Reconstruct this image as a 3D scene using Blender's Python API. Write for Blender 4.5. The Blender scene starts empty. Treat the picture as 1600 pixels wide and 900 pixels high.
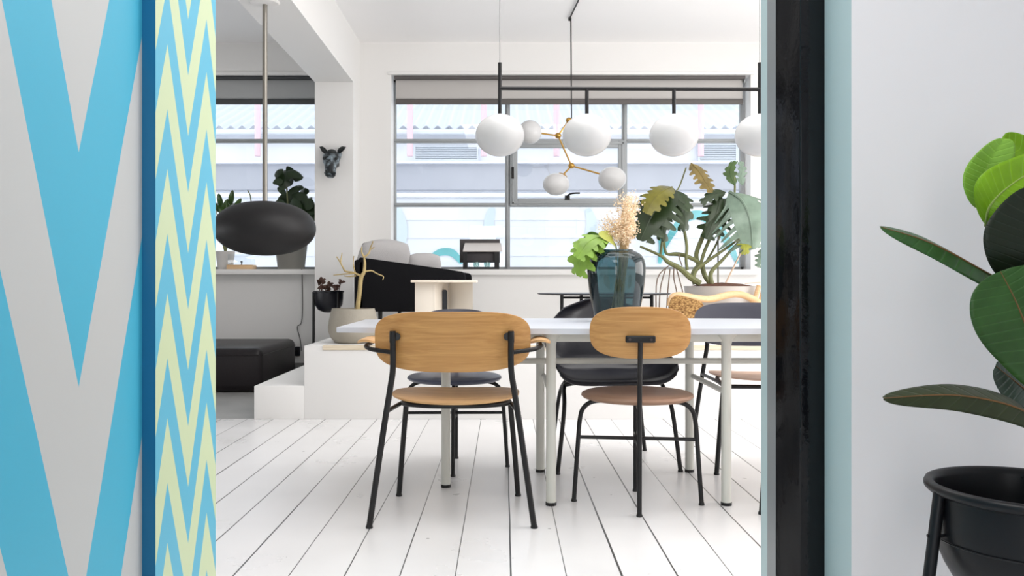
import bpy, bmesh, math, random
from mathutils import Vector, Matrix
random.seed(7)
PI = math.pi
C = bpy.context.scene.collection
sc = bpy.context.scene

# ------------------------------------------------------------------ camera, world, lights, exposure
FPX, CX, CY, H = 1300.0, 787.0, 440.0, 0.92
cam_d = bpy.data.cameras.new('camera')
cam = bpy.data.objects.new('camera', cam_d); C.objects.link(cam)
cam.location = (0, 0, H); cam.rotation_euler = (PI / 2, 0, 0)
cam_d.sensor_width = 36.0; cam_d.lens = 36.0 * FPX / 1600.0
cam_d.shift_x = (800 - CX) / 1600.0; cam_d.shift_y = -(450 - CY) / 1600.0
cam_d.clip_start = 0.05
sc.camera = cam

w = bpy.data.worlds.new('sky'); sc.world = w; w.use_nodes = True
bg = w.node_tree.nodes['Background']
bg.inputs['Color'].default_value = (0.98, 0.985, 1.0, 1); bg.inputs['Strength'].default_value = 2.1

def area(name, loc, rot, sx, sy, power, col=(1, 1, 1)):
    d = bpy.data.lights.new(name, 'AREA'); d.shape = 'RECTANGLE'; d.size = sx; d.size_y = sy
    d.energy = power; d.color = col
    o = bpy.data.objects.new(name, d); C.objects.link(o); o.location = loc; o.rotation_euler = rot
    return o
area('daylight_right_window', (4.4, 4.2, 1.5), (0, PI / 2 + .3, 0), 1.7, 3.4, 92, (1.0, 0.97, 0.945))
area('added_left_uplight', (-4.4, 5.2, 1.0), (0, -PI / 2 - .75, 0), 1.0, 2.6, 28, (0.97, 0.985, 1.0))  # uplight added to brighten the left ceiling; that wall has no window
area('room_top_fill', (1.1, 3.7, 3.2), (0, 0, 0), 3.4, 2.2, 70, (1, 0.98, 0.965))  # soft fill added under the closed room ceiling, no skylight there
area('hall_top_fill', (-0.1, 0.85, 2.72), (0, 0, 0), 0.9, 1.5, 28, (1.0, 0.955, 0.945))  # unseen fill added below the solid hall ceiling
area('hall_rear_fill', (-0.38, -2.3, 1.15), (PI / 2, 0, 0), 0.8, 2.1, 27, (1, 0.955, 0.945))  # fill added in front of the closed rear wall to light the hall

sc.view_settings.view_transform = 'Standard'
sc.view_settings.look = 'None'
sc.view_settings.exposure = 0.0
sc.view_settings.gamma = 1.0
sc.view_settings.use_curve_mapping = False
sc.cycles.use_denoising = True
sc.cycles.max_bounces = 10
sc.cycles.diffuse_bounces = 6
sc.cycles.transparent_max_bounces = 16
sc.cycles.sample_clamp_indirect = 6.0

# ------------------------------------------------------------------ helpers
def P(px, py, Y):
    return Vector(((px - CX) * Y / FPX, Y, H + (CY - py) * Y / FPX))

def srgb(r, g, b):
    f = lambda c: (c / 255 / 12.92) if c / 255 <= 0.04045 else ((c / 255 + 0.055) / 1.055) ** 2.4
    return (f(r), f(g), f(b), 1)

MATS = {}
def mat(name, col, rough=0.5, metal=0.0, spec=0.5, bump=0.0, bscale=40.0, vary=0.0, vscale=6.0, trans=0.0, ior=1.45, coat=0.0, sheen=0.0):
    if name in MATS: return MATS[name]
    m = bpy.data.materials.new(name); m.use_nodes = True
    nt = m.node_tree; b = nt.nodes['Principled BSDF']
    c = srgb(*col)
    b.inputs['Base Color'].default_value = c
    b.inputs['Roughness'].default_value = rough; b.inputs['Metallic'].default_value = metal
    b.inputs['Specular IOR Level'].default_value = spec
    b.inputs['Transmission Weight'].default_value = trans; b.inputs['IOR'].default_value = ior
    b.inputs['Coat Weight'].default_value = coat
    b.inputs['Sheen Weight'].default_value = sheen
    tc = nt.nodes.new('ShaderNodeTexCoord')
    if vary > 0:
        n = nt.nodes.new('ShaderNodeTexNoise'); n.inputs['Scale'].default_value = vscale; n.inputs['Detail'].default_value = 4
        nt.links.new(tc.outputs['Object'], n.inputs['Vector'])
        r = nt.nodes.new('ShaderNodeValToRGB')
        r.color_ramp.elements[0].position = 0.3; r.color_ramp.elements[1].position = 0.7
        r.color_ramp.elements[0].color = (*[x * (1 - vary) for x in c[:3]], 1)
        r.color_ramp.elements[1].color = (*[min(1, x * (1 + vary)) for x in c[:3]], 1)
        nt.links.new(n.outputs['Fac'], r.inputs['Fac']); nt.links.new(r.outputs['Color'], b.inputs['Base Color'])
    if bump > 0:
        n2 = nt.nodes.new('ShaderNodeTexNoise'); n2.inputs['Scale'].default_value = bscale; n2.inputs['Detail'].default_value = 3
        nt.links.new(tc.outputs['Object'], n2.inputs['Vector'])
        bp = nt.nodes.new('ShaderNodeBump'); bp.inputs['Strength'].default_value = bump; bp.inputs['Distance'].default_value = 0.01
        nt.links.new(n2.outputs['Fac'], bp.inputs['Height']); nt.links.new(bp.outputs['Normal'], b.inputs['Normal'])
    MATS[name] = m
    return m

def wood(name, c0, c1, rough=0.42, scale=(1.2, 14, 26), bump=0.05):
    m = bpy.data.materials.new(name); m.use_nodes = True
    nt = m.node_tree; b = nt.nodes['Principled BSDF']
    tc = nt.nodes.new('ShaderNodeTexCoord'); mp = nt.nodes.new('ShaderNodeMapping')
    mp.inputs['Scale'].default_value = scale
    nt.links.new(tc.outputs['Object'], mp.inputs['Vector'])
    n = nt.nodes.new('ShaderNodeTexNoise'); n.inputs['Scale'].default_value = 2.2; n.inputs['Detail'].default_value = 6
    n.inputs['Roughness'].default_value = 0.62; n.inputs['Distortion'].default_value = 0.5
    nt.links.new(mp.outputs['Vector'], n.inputs['Vector'])
    r = nt.nodes.new('ShaderNodeValToRGB')
    r.color_ramp.elements[0].position = 0.32; r.color_ramp.elements[1].position = 0.68
    r.color_ramp.elements[0].color = srgb(*c0); r.color_ramp.elements[1].color = srgb(*c1)
    nt.links.new(n.outputs['Fac'], r.inputs['Fac']); nt.links.new(r.outputs['Color'], b.inputs['Base Color'])
    bp = nt.nodes.new('ShaderNodeBump'); bp.inputs['Strength'].default_value = bump; bp.inputs['Distance'].default_value = 0.005
    nt.links.new(n.outputs['Fac'], bp.inputs['Height']); nt.links.new(bp.outputs['Normal'], b.inputs['Normal'])
    b.inputs['Roughness'].default_value = rough
    MATS[name] = m
    return m

def crom(pts, n=6):
    """Catmull-Rom through the points."""
    pts = [Vector(p) for p in pts]
    if len(pts) < 3 or n <= 1: return pts
    out = []
    for i in range(len(pts) - 1):
        p0 = pts[max(i - 1, 0)]; p1 = pts[i]; p2 = pts[i + 1]; p3 = pts[min(i + 2, len(pts) - 1)]
        for k in range(n):
            t = k / n
            out.append(0.5 * ((2 * p1) + (p2 - p0) * t + (2 * p0 - 5 * p1 + 4 * p2 - p3) * t * t + (3 * p1 - p0 - 3 * p2 + p3) * t ** 3))
    out.append(pts[-1])
    return out

class MB:
    def __init__(self): self.bm = bmesh.new(); self.mi = 0
    def face(self, vs):
        try:
            f = self.bm.faces.new(vs); f.material_index = self.mi; return f
        except ValueError:
            return None
    def box(self, x0, x1, y0, y1, z0, z1, bev=0.0, M=None):
        vs = [self.bm.verts.new((x, y, z)) for x in (x0, x1) for y in (y0, y1) for z in (z0, z1)]
        fs = []
        for q in ((0, 1, 3, 2), (4, 6, 7, 5), (0, 4, 5, 1), (2, 3, 7, 6), (0, 2, 6, 4), (1, 5, 7, 3)):
            fs.append(self.face([vs[i] for i in q]))
        if bev > 0:
            es = set(e for f in fs for e in f.edges)
            r = bmesh.ops.bevel(self.bm, geom=list(es), offset=bev, segments=3, profile=0.5, affect='EDGES')
            vs = list(set(v for f in r['faces'] for v in f.verts) | set(v for v in vs if v.is_valid))
        if M is not None:
            bmesh.ops.transform(self.bm, matrix=M, verts=[v for v in vs if v.is_valid])
        return self
    def tube(self, pts, r, seg=10, n=1, caps=True, closed=False):
        if n > 1:
            rr = r if isinstance(r, (list, tuple)) else None
            np_ = crom(pts, n)
            if rr:
                m = len(pts) - 1
                r = [rr[min(int(i / n), m)] * (1 - (i / n) % 1) + rr[min(int(i / n) + 1, m)] * ((i / n) % 1) for i in range(len(np_))]
            pts = np_
        pts = [Vector(p) for p in pts]
        N = len(pts)
        R = r if isinstance(r, (list, tuple)) else [r] * N
        rings = []; nrm = None
        for i in range(N):
            if closed: t = pts[(i + 1) % N] - pts[i - 1]
            else: t = pts[min(i + 1, N - 1)] - pts[max(i - 1, 0)]
            if t.length < 1e-9: t = Vector((0, 0, 1))
            t.normalize()
            if nrm is None:
                nrm = t.cross(Vector((0, 0, 1)))
                if nrm.length < 1e-3: nrm = t.cross(Vector((0, 1, 0)))
            nrm = nrm - t * nrm.dot(t); nrm.normalize()
            bn = t.cross(nrm)
            # keep the section at right angles in bends
            rings.append([self.bm.verts.new(pts[i] + (nrm * math.cos(2 * PI * k / seg) + bn * math.sin(2 * PI * k / seg)) * R[i]) for k in range(seg)])
        for i in range(N if closed else N - 1):
            a, b = rings[i], rings[(i + 1) % N]
            for k in range(seg):
                self.face([a[k], a[(k + 1) % seg], b[(k + 1) % seg], b[k]])
        if caps and not closed:
            self.face(list(reversed(rings[0]))); self.face(rings[-1])
        return self
    def lathe(self, prof, c=(0, 0, 0), seg=32, sx=1.0, sy=1.0, cap=True, M=None):
        c = Vector(c); rings = []; allv = []
        for (r, z) in prof:
            if r < 1e-6:
                v = self.bm.verts.new((c.x, c.y, c.z + z)); rings.append([v]); allv.append(v)
            else:
                rg = [self.bm.verts.new((c.x + r * sx * math.cos(2 * PI * k / seg), c.y + r * sy * math.sin(2 * PI * k / seg), c.z + z)) for k in range(seg)]
                rings.append(rg); allv += rg
        for a, b in zip(rings[:-1], rings[1:]):
            for k in range(seg):
                k2 = (k + 1) % seg
                if len(a) == 1 and len(b) == 1: continue
                if len(a) == 1: self.face([a[0], b[k2], b[k]])
                elif len(b) == 1: self.face([a[k], a[k2], b[0]])
                else: self.face([a[k], a[k2], b[k2], b[k]])
        if cap:
            if len(rings[0]) > 1: self.face(list(reversed(rings[0])))
            if len(rings[-1]) > 1: self.face(rings[-1])
        if M is not None: bmesh.ops.transform(self.bm, matrix=M, verts=allv)
        return self
    def ball(self, c, rx, ry, rz, seg=28, rings=16, M=None):
        prof = [(math.sin(PI * i / rings), -math.cos(PI * i / rings)) for i in range(rings + 1)]
        prof[0] = (0, -1); prof[-1] = (0, 1)
        before = set(self.bm.verts)
        self.lathe(prof, (0, 0, 0), seg, cap=False)
        vs = [v for v in self.bm.verts if v not in before]
        for v in vs: v.co = Vector((v.co.x * rx, v.co.y * ry, v.co.z * rz))
        if M is not None: bmesh.ops.transform(self.bm, matrix=M, verts=vs)
        for v in vs: v.co += Vector(c)
        return self
    def prism(self, poly, d, bev=0.0):
        """poly: 3-D points of a planar outline, pushed along d."""
        d = Vector(d)
        a = [self.bm.verts.new(Vector(p)) for p in poly]; b = [self.bm.verts.new(Vector(p) + d) for p in poly]
        fs = [self.face(a), self.face(list(reversed(b)))]
        n = len(a)
        for i in range(n):
            fs.append(self.face([a[i], b[i], b[(i + 1) % n], a[(i + 1) % n]]))
        if bev > 0:
            es = set(e for f in fs[:2] if f for e in f.edges)
            bmesh.ops.bevel(self.bm, geom=list(es), offset=bev, segments=3, profile=0.5, affect='EDGES')
        return self
    def grid(self, fn, nu, nv, thick=0.0, keep=None):
        """surface fn(u,v)->Vector; thick gives it two skins and a rim."""
        pt = [[Vector(fn(i / nu, j / nv)) for j in range(nv + 1)] for i in range(nu + 1)]
        A = [[self.bm.verts.new(p) for p in row] for row in pt]
        if thick:
            B = []
            for i in range(nu + 1):
                row = []
                for j in range(nv + 1):
                    du = pt[min(i + 1, nu)][j] - pt[max(i - 1, 0)][j]; dv = pt[i][min(j + 1, nv)] - pt[i][max(j - 1, 0)]
                    nn = du.cross(dv)
                    if nn.length < 1e-12: nn = Vector((0, 0, 1))
                    nn.normalize()
                    row.append(self.bm.verts.new(pt[i][j] - nn * thick))
                B.append(row)
        for i in range(nu):
            for j in range(nv):
                self.face([A[i][j], A[i + 1][j], A[i + 1][j + 1], A[i][j + 1]])
                if thick: self.face([B[i][j], B[i][j + 1], B[i + 1][j + 1], B[i + 1][j]])
        if thick:
            rim = [(i, 0) for i in range(nu)] + [(nu, j) for j in range(nv)] + [(i, nv) for i in range(nu, 0, -1)] + [(0, j) for j in range(nv, 0, -1)]
            for k in range(len(rim)):
                (i, j), (i2, j2) = rim[k], rim[(k + 1) % len(rim)]
                self.face([A[i][j], B[i][j], B[i2][j2], A[i2][j2]])
        return self
    def superdisc(self, fn, n=48, rings=8, thick=0.012, p=2.6):
        """rounded plate: fn(u,v) for u,v in the unit superellipse -> Vector; two skins and a rim."""
        def ring(k, off):
            r = k / rings; out = []
            for i in range(n):
                a = 2 * PI * i / n; c, s = math.cos(a), math.sin(a)
                u = math.copysign(abs(c) ** (2 / p), c) * r; v = math.copysign(abs(s) ** (2 / p), s) * r
                out.append(Vector(fn(u, v)) + off)
            return out
        e = 1e-3
        nn = (Vector(fn(e, 0)) - Vector(fn(-e, 0))).cross(Vector(fn(0, e)) - Vector(fn(0, -e))).normalized()
        skins = []
        for off in (nn * thick / 2, -nn * thick / 2):
            ctr = self.bm.verts.new(Vector(fn(0, 0)) + off)
            rs = [[self.bm.verts.new(q) for q in ring(k, off if k < rings else off * 0.55)] for k in range(1, rings)] 
            rs.append([self.bm.verts.new(q) for q in ring(rings, off * 0.6)])
            for i in range(n): self.face([ctr, rs[0][i], rs[0][(i + 1) % n]])
            for a, b in zip(rs[:-1], rs[1:]):
                for i in range(n): self.face([a[i], b[i], b[(i + 1) % n], a[(i + 1) % n]])
            skins.append(rs[-1])
        a, b = skins
        for i in range(n): self.face([a[i], b[i], b[(i + 1) % n], a[(i + 1) % n]])
        return self
    def leaf(self, path, SL, SR, wd, prof=None, n=14, m=4, droop=0.0, ripple=0.0):
        """blade along path (3-D points, base->tip), SL/SR the 3-D side directions."""
        pts = crom(path, max(2, n // (len(path) - 1))); N = len(pts)
        SL, SR = Vector(SL), Vector(SR)
        prof = prof or (lambda t: math.sin(PI * min(1, t * 0.98 + 0.01) ** 0.8) ** 0.75)
        rows = []; uvm = {}; uvl = self.bm.loops.layers.uv.verify()
        for i, p in enumerate(pts):
            t = i / (N - 1); wv = wd * max(prof(t), 0.004)
            row = []
            for k in range(-m, m + 1):
                s = abs(k) / m; S = SL if k < 0 else SR
                q = p + S * (wv * s) + Vector((0, 0, -droop * s * s * wv + ripple * math.sin(t * 40) * s * wv))
                row.append(self.bm.verts.new(q)); uvm[row[-1]] = (t, k / m * .5 + .5)
            rows.append(row)
        for a, b in zip(rows[:-1], rows[1:]):
            for k in range(2 * m):
                f = self.face([a[k], a[k + 1], b[k + 1], b[k]])
                for lp in f.loops: lp[uvl].uv = uvm[lp.vert]
        return self
    def build(self, name, m, parent=None, smooth=True, angle=38, recalc=True):
        if recalc: bmesh.ops.recalc_face_normals(self.bm, faces=self.bm.faces)
        if smooth:
            for f in self.bm.faces: f.smooth = True
            lim = math.radians(angle)
            for e in self.bm.edges:
                if len(e.link_faces) == 2 and e.calc_face_angle(0) > lim: e.smooth = False
        me = bpy.data.meshes.new(name); self.bm.to_mesh(me); self.bm.free()
        for mm in (m if isinstance(m, (list, tuple)) else [m]): me.materials.append(mm)
        o = bpy.data.objects.new(name, me); C.objects.link(o)
        if parent: o.parent = parent
        return o

def tag(o, label, cat, group=None, kind=None):
    o['label'] = label; o['category'] = cat
    if group: o['group'] = group
    if kind: o['kind'] = kind
    return o
def thing(name, label, cat, loc=(0, 0, 0), rz=0.0, group=None):
    o = bpy.data.objects.new(name, None); C.objects.link(o); o.empty_display_size = 0.1
    o.location = loc; o.rotation_euler = (0, 0, rz)
    return tag(o, label, cat, group)
def struct(o, label=None):
    o['kind'] = 'structure'
    if label: o['label'] = label
    return o
def copy_tree(root, loc, rz, label, group=None):
    r = root.copy(); C.objects.link(r); r.location = loc; r.rotation_euler = (0, 0, rz); r['label'] = label
    if group: r['group'] = group
    for ch in list(root.children):
        c = ch.copy(); C.objects.link(c); c.parent = r
        for g in list(ch.children):
            d = g.copy(); C.objects.link(d); d.parent = c
    return r

# ------------------------------------------------------------------ materials
WHITE = mat('white_paint', (236, 235, 233), 0.6, bump=0.03, bscale=25)
CEIL = mat('ceiling_paint', (249, 248, 248), 0.75)
GREYWALL = mat('hall_white_paint', (234, 230, 230), 0.6, bump=0.03, bscale=30)
GREEN_REVEAL = mat('pale_green_paint', (178, 198, 200), 0.5)
def gloss_black():
    m = bpy.data.materials.new('black_gloss_paint'); m.use_nodes = True; nt = m.node_tree
    nt.nodes.remove(nt.nodes['Principled BSDF']); out = nt.nodes['Material Output']
    df = nt.nodes.new('ShaderNodeBsdfDiffuse'); df.inputs['Color'].default_value = srgb(12, 13, 16)
    gl = nt.nodes.new('ShaderNodeBsdfGlossy'); gl.inputs['Roughness'].default_value = .12
    tc = nt.nodes.new('ShaderNodeTexCoord'); n = nt.nodes.new('ShaderNodeTexNoise'); n.inputs['Scale'].default_value = 45; n.inputs['Detail'].default_value = 3
    nt.links.new(tc.outputs['Object'], n.inputs['Vector'])
    bp = nt.nodes.new('ShaderNodeBump'); bp.inputs['Strength'].default_value = .12; bp.inputs['Distance'].default_value = .01
    nt.links.new(n.outputs['Fac'], bp.inputs['Height']); nt.links.new(bp.outputs['Normal'], gl.inputs['Normal'])
    mx = nt.nodes.new('ShaderNodeMixShader'); mx.inputs[0].default_value = .032
    nt.links.new(df.outputs[0], mx.inputs[1]); nt.links.new(gl.outputs[0], mx.inputs[2]); nt.links.new(mx.outputs[0], out.inputs['Surface'])
    return m
BLACK_GLOSS = gloss_black()
EDGE_REFLECTION = mat('grey_reflection_edge', (120, 124, 126), 0.35)  # window reflection on the frame's glossy bevel, put into a grey colour
BLACK_METAL = mat('black_metal', (12, 11, 13), 0.42, bump=0.02)
BLACK_SATIN = mat('black_satin', (24, 25, 32), 0.3)
STEEL = mat('window_steel', (160, 164, 166), 0.45)
BRASS = mat('brass', (190, 150, 80), 0.28, 1.0)
CREAM_METAL = mat('cream_metal', (206, 206, 198), 0.4)
TABLE_TOP = mat('table_top_white', (200, 203, 210), 0.3)
OPAL = mat('opal_glass', (204, 204, 204), 0.22, spec=0.4)
OAK = wood('oak_veneer', (172, 122, 66), (200, 152, 92), scale=(1.0, 14, 34))
OAK_SEAT = wood('oak_seat', (190, 146, 96), (216, 174, 122), scale=(1.0, 20, 20))
PALE_WOOD = wood('pale_wood', (206, 168, 124), (226, 192, 150), 0.5)
TAN = mat('tan_leather', (158, 124, 102), 0.42, bump=0.05, bscale=90, vary=0.08, vscale=10)
FABRIC_GREY = mat('grey_wool', (176, 174, 174), 0.9, bump=0.3, bscale=160, sheen=0.2)
FABRIC_DARK = mat('black_wool', (18, 18, 21), 0.9, bump=0.15, bscale=160, spec=0.2)
LEATHER = mat('aubergine_leather', (22, 15, 19), 0.4, bump=0.08, bscale=60)
CONCRETE = mat('concrete', (160, 160, 158), 0.5, vary=0.12, vscale=3, bump=0.04)
POT_GREY = mat('grey_stoneware', (160, 154, 142), 0.75, vary=0.05, vscale=14, bump=0.12, bscale=80)
POT_WHITE = mat('white_stoneware', (200, 197, 194), 0.55, bump=0.03)
SOIL = mat('soil', (96, 62, 46), 0.95, bump=0.8, bscale=60, vary=0.3, vscale=40)
BARK = mat('pale_branch', (178, 158, 110), 0.7, bump=0.2, bscale=50, vary=0.15, vscale=20)
STEM = mat('green_brown_stem', (112, 116, 76), 0.55, vary=0.2, vscale=14)
ROOT = mat('aerial_root', (120, 104, 92), 0.8)
LEAF_DARK = mat('leaf_dark', (34, 52, 26), 0.35, vary=0.25, vscale=9)
LEAF_MID = mat('leaf_mid', (58, 84, 38), 0.35, vary=0.25, vscale=9)
BEIGE = mat('beige_panel', (228, 220, 208), 0.55)

def chevron(name, yv, half, slope, T, z0, duty, colA, colB, rough=0.45):
    """zigzag paint: colA where fract((z - slope*pingpong(y-yv) - z0)/T) < duty."""
    m = bpy.data.materials.new(name); m.use_nodes = True
    nt = m.node_tree; b = nt.nodes['Principled BSDF']; b.inputs['Roughness'].default_value = rough
    tc = nt.nodes.new('ShaderNodeTexCoord'); sp = nt.nodes.new('ShaderNodeSeparateXYZ')
    nt.links.new(tc.outputs['Object'], sp.inputs[0])
    def mth(op, a, bb):
        n = nt.nodes.new('ShaderNodeMath'); n.operation = op
        for i, v in enumerate((a, bb)):
            if isinstance(v, (int, float)): n.inputs[i].default_value = v
            else: nt.links.new(v, n.inputs[i])
        return n.outputs[0]
    t = mth('PINGPONG', mth('SUBTRACT', sp.outputs['Y'], yv), half)
    v = mth('DIVIDE', mth('SUBTRACT', mth('SUBTRACT', sp.outputs['Z'], mth('MULTIPLY', t, slope)), z0), T)
    f = mth('SUBTRACT', v, mth('FLOOR', v, 0))
    k = mth('LESS_THAN', f, duty)
    mx = nt.nodes.new('ShaderNodeMix'); mx.data_type = 'RGBA'
    nt.links.new(k, mx.inputs['Factor'])
    mx.inputs['A'].default_value = srgb(*colB); mx.inputs['B'].default_value = srgb(*colA)
    nt.links.new(mx.outputs['Result'], b.inputs['Base Color'])
    return m
V_PAINT = chevron('big_chevron_paint', 1.617, 0.31, 2.70, 0.913, 1.1713, 0.5, (188, 189, 188), (62, 170, 200))
Z_PAINT = chevron('zigzag_paint', 2.0966, 0.1294, 2.60, 0.2946, 1.286, 0.52, (196, 209, 170), (86, 174, 202))
DEEP_BLUE = mat('deep_blue_paint', (0, 94, 136), 0.45)

def plank_mat():
    m = bpy.data.materials.new('white_floorboards'); m.use_nodes = True
    nt = m.node_tree; b = nt.nodes['Principled BSDF']
    tc = nt.nodes.new('ShaderNodeTexCoord'); sp = nt.nodes.new('ShaderNodeSeparateXYZ')
    nt.links.new(tc.outputs['Object'], sp.inputs[0])
    def mth(op, a, bb=0.0):
        n = nt.nodes.new('ShaderNodeMath'); n.operation = op
        for i, v in enumerate((a, bb)):
            if isinstance(v, (int, float)): n.inputs[i].default_value = v
            else: nt.links.new(v, n.inputs[i])
        return n.outputs[0]
    wob = nt.nodes.new('ShaderNodeTexNoise'); wob.inputs['Scale'].default_value = 1.3
    nt.links.new(tc.outputs['Object'], wob.inputs['Vector'])
    x = mth('DIVIDE', mth('SUBTRACT', mth('ADD', sp.outputs['X'], mth('MULTIPLY', mth('SUBTRACT', wob.outputs['Fac'], 0.5), 0.006)), 0.0225), 0.1737)
    d = mth('ABSOLUTE', mth('SUBTRACT', x, mth('ROUND', x)))
    gap_id = mth('ROUND', x); brd_id = mth('FLOOR', x)
    wn = nt.nodes.new('ShaderNodeTexWhiteNoise'); wn.noise_dimensions = '1D'; nt.links.new(gap_id, wn.inputs['W'])
    # a gap opens and closes along its length
    cb = nt.nodes.new('ShaderNodeCombineXYZ'); nt.links.new(gap_id, cb.inputs[0]); nt.links.new(mth('MULTIPLY', sp.outputs['Y'], 0.55), cb.inputs[1])
    ln = nt.nodes.new('ShaderNodeTexNoise'); ln.inputs['Scale'].default_value = 1.0; ln.inputs['Detail'].default_value = 2
    nt.links.new(cb.outputs[0], ln.inputs['Vector'])
    wid = mth('MAXIMUM', mth('MULTIPLY', mth('ADD', mth('MULTIPLY', wn.outputs['Value'], 0.5), mth('MULTIPLY', ln.outputs['Fac'], 0.9)), 0.021), 0.003)
    gap = mth('LESS_THAN', d, wid)
    wb = nt.nodes.new('ShaderNodeTexWhiteNoise'); wb.noise_dimensions = '1D'; nt.links.new(brd_id, wb.inputs['W'])
    n1 = nt.nodes.new('ShaderNodeTexNoise'); n1.inputs['Scale'].default_value = 3.0; n1.inputs['Detail'].default_value = 5
    nt.links.new(tc.outputs['Object'], n1.inputs['Vector'])
    tone = mth('ADD', mth('MULTIPLY', wb.outputs['Value'], 0.05), mth('MULTIPLY', n1.outputs['Fac'], 0.10))
    base = mth('ADD', 0.72, tone)
    # dents and chips
    vo = nt.nodes.new('ShaderNodeTexVoronoi'); vo.inputs['Scale'].default_value = 5.0
    nt.links.new(tc.outputs['Object'], vo.inputs['Vector'])
    chip = mth('LESS_THAN', vo.outputs['Distance'], 0.035)
    base2 = mth('MULTIPLY', base, mth('SUBTRACT', 1.0, mth('MULTIPLY', chip, 0.45)))
    val = mth('MULTIPLY', base2, mth('SUBTRACT', 1.0, mth('MULTIPLY', gap, 0.92)))
    cc = nt.nodes.new('ShaderNodeCombineColor')
    nt.links.new(val, cc.inputs[0]); nt.links.new(mth('MULTIPLY', val, 0.995), cc.inputs[1]); nt.links.new(mth('MULTIPLY', val, 0.995), cc.inputs[2])
    nt.links.new(cc.outputs[0], b.inputs['Base Color'])
    nt.links.new(mth('ADD', 0.2, mth('MULTIPLY', n1.outputs['Fac'], 0.2)), b.inputs['Roughness'])
    bp = nt.nodes.new('ShaderNodeBump'); bp.inputs['Strength'].default_value = 0.2; bp.inputs['Distance'].default_value = 0.004
    nt.links.new(mth('SUBTRACT', mth('MULTIPLY', n1.outputs['Fac'], 0.12), gap), bp.inputs['Height']); nt.links.new(bp.outputs['Normal'], b.inputs['Normal'])
    return m
PLANKS = plank_mat()

def glass_mat(name, tint=(0.95, 0.98, 1.0), refl=0.08, milk=0.0):
    m = bpy.data.materials.new(name); m.use_nodes = True; nt = m.node_tree
    nt.nodes.remove(nt.nodes['Principled BSDF']); out = nt.nodes['Material Output']
    tr = nt.nodes.new('ShaderNodeBsdfTransparent'); tr.inputs['Color'].default_value = (*tint, 1)
    gl = nt.nodes.new('ShaderNodeBsdfGlossy'); gl.inputs['Roughness'].default_value = 0.02
    mx = nt.nodes.new('ShaderNodeMixShader'); mx.inputs[0].default_value = refl
    nt.links.new(tr.outputs[0], mx.inputs[1]); nt.links.new(gl.outputs[0], mx.inputs[2])
    last = mx
    if milk:
        tl = nt.nodes.new('ShaderNodeBsdfTranslucent'); tl.inputs['Color'].default_value = (0.95, 0.97, 1, 1)
        m2 = nt.nodes.new('ShaderNodeMixShader'); m2.inputs[0].default_value = milk
        nt.links.new(mx.outputs[0], m2.inputs[1]); nt.links.new(tl.outputs[0], m2.inputs[2]); last = m2
    nt.links.new(last.outputs[0], out.inputs['Surface'])
    return m
PANE = glass_mat('window_glass', refl=0.05)

# ------------------------------------------------------------------ structure
Yw, Yf, ZC = 8.2, 8.4, 3.28          # back wall face, window frame plane, ceiling
ZS, ZT = 1.04, 2.957                 # window opening bottom/top
XL0, XL1, XM0, XM1 = -4.2, -1.6, -1.11, 2.435
b = MB()
b.box(-4.6, 4.6, Yw, Yw + .35, -.05, ZS); b.box(-4.6, 4.6, Yw, Yw + .35, ZT, 3.6)
b.box(-4.6, XL0, Yw, Yw + .35, ZS, ZT); b.box(XL1, XM0, Yw, Yw + .35, ZS, ZT); b.box(XM1, 4.6, Yw, Yw + .35, ZS, ZT)
struct(b.build('wall_back', WHITE, smooth=False), 'white window wall at the far end of the room')
b = MB(); b.box(-1.78, -1.417, 7.84, Yw, 0, 2.80)
struct(b.build('column', WHITE, smooth=False), 'white square column beside the left window')
b = MB(); b.box(-1.78, -1.417, 2.3, Yw, 2.80, ZC)
struct(b.build('ceiling_beam', WHITE, smooth=False), 'white ceiling beam running to the column')
b = MB(); b.box(-4.6, 4.6, 2.3, Yw + .3, ZC, ZC + .1)
struct(b.build('ceiling', CEIL, smooth=False), 'white ceiling of the dining room')
b = MB(); b.box(-4.6, 4.6, -2.6, 5.58, -.08, 0)
struct(b.build('floor', PLANKS, smooth=False), 'white painted floorboards')
b = MB(); b.box(-4.6, -1.6, 5.58, Yw, -.08, 0)
struct(b.build('floor_concrete', CONCRETE, smooth=False), 'grey concrete floor beside the white steps')
# side walls of the room, only the right one with an unseen window opening
for nm, x0, x1 in (('wall_right', 4.5, 4.7),):
    b = MB(); b.box(x0, x1, 2.3, 8.5, -.05, .75); b.box(x0, x1, 2.3, 8.5, 2.8, 3.4)
    b.box(x0, x1, 2.3, 2.7, .75, 2.8); b.box(x0, x1, 6.6, 8.5, .75, 2.8)
    struct(b.build(nm, WHITE, smooth=False))
b = MB(); b.box(-4.7, -4.5, 2.3, 8.5, -.05, 3.4)
struct(b.build('wall_left', mat('soft_grey_paint', (176, 176, 176), .7), smooth=False))
# the wall between hall and room with the wide opening
b = MB(); b.mi = 0
b.box(-4.6, -1.2, 1.9, 2.2969, 0, 3.3); b.box(-1.2, 4.6, 1.9, 2.37, 2.5, 3.3)
struct(b.build('wall_front', WHITE, smooth=False), 'wall between hall and dining room, above and beside the opening')
b = MB(); b.mi = 0
b.box(.794, 4.6, 1.9, 2.367, 0, 2.5)
o = b.build('wall_hall_right', [GREYWALL, GREEN_REVEAL], smooth=False)
for f in o.data.polygons:
    if f.normal.x < -.5: f.material_index = 1
struct(o, 'plain white hall wall behind the rubber plant')
b = MB(); b.box(-1.2, -.7951, 1.9, 2.2969, 0, 2.5)
o = b.build('trim_1', [WHITE, Z_PAINT, DEEP_BLUE], smooth=False)
for f in o.data.polygons:
    if f.normal.x > .5: f.material_index = 1
    if f.normal.y < -.5: f.material_index = 2
struct(o, 'opening reveal painted with narrow green and blue zigzags')
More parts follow.
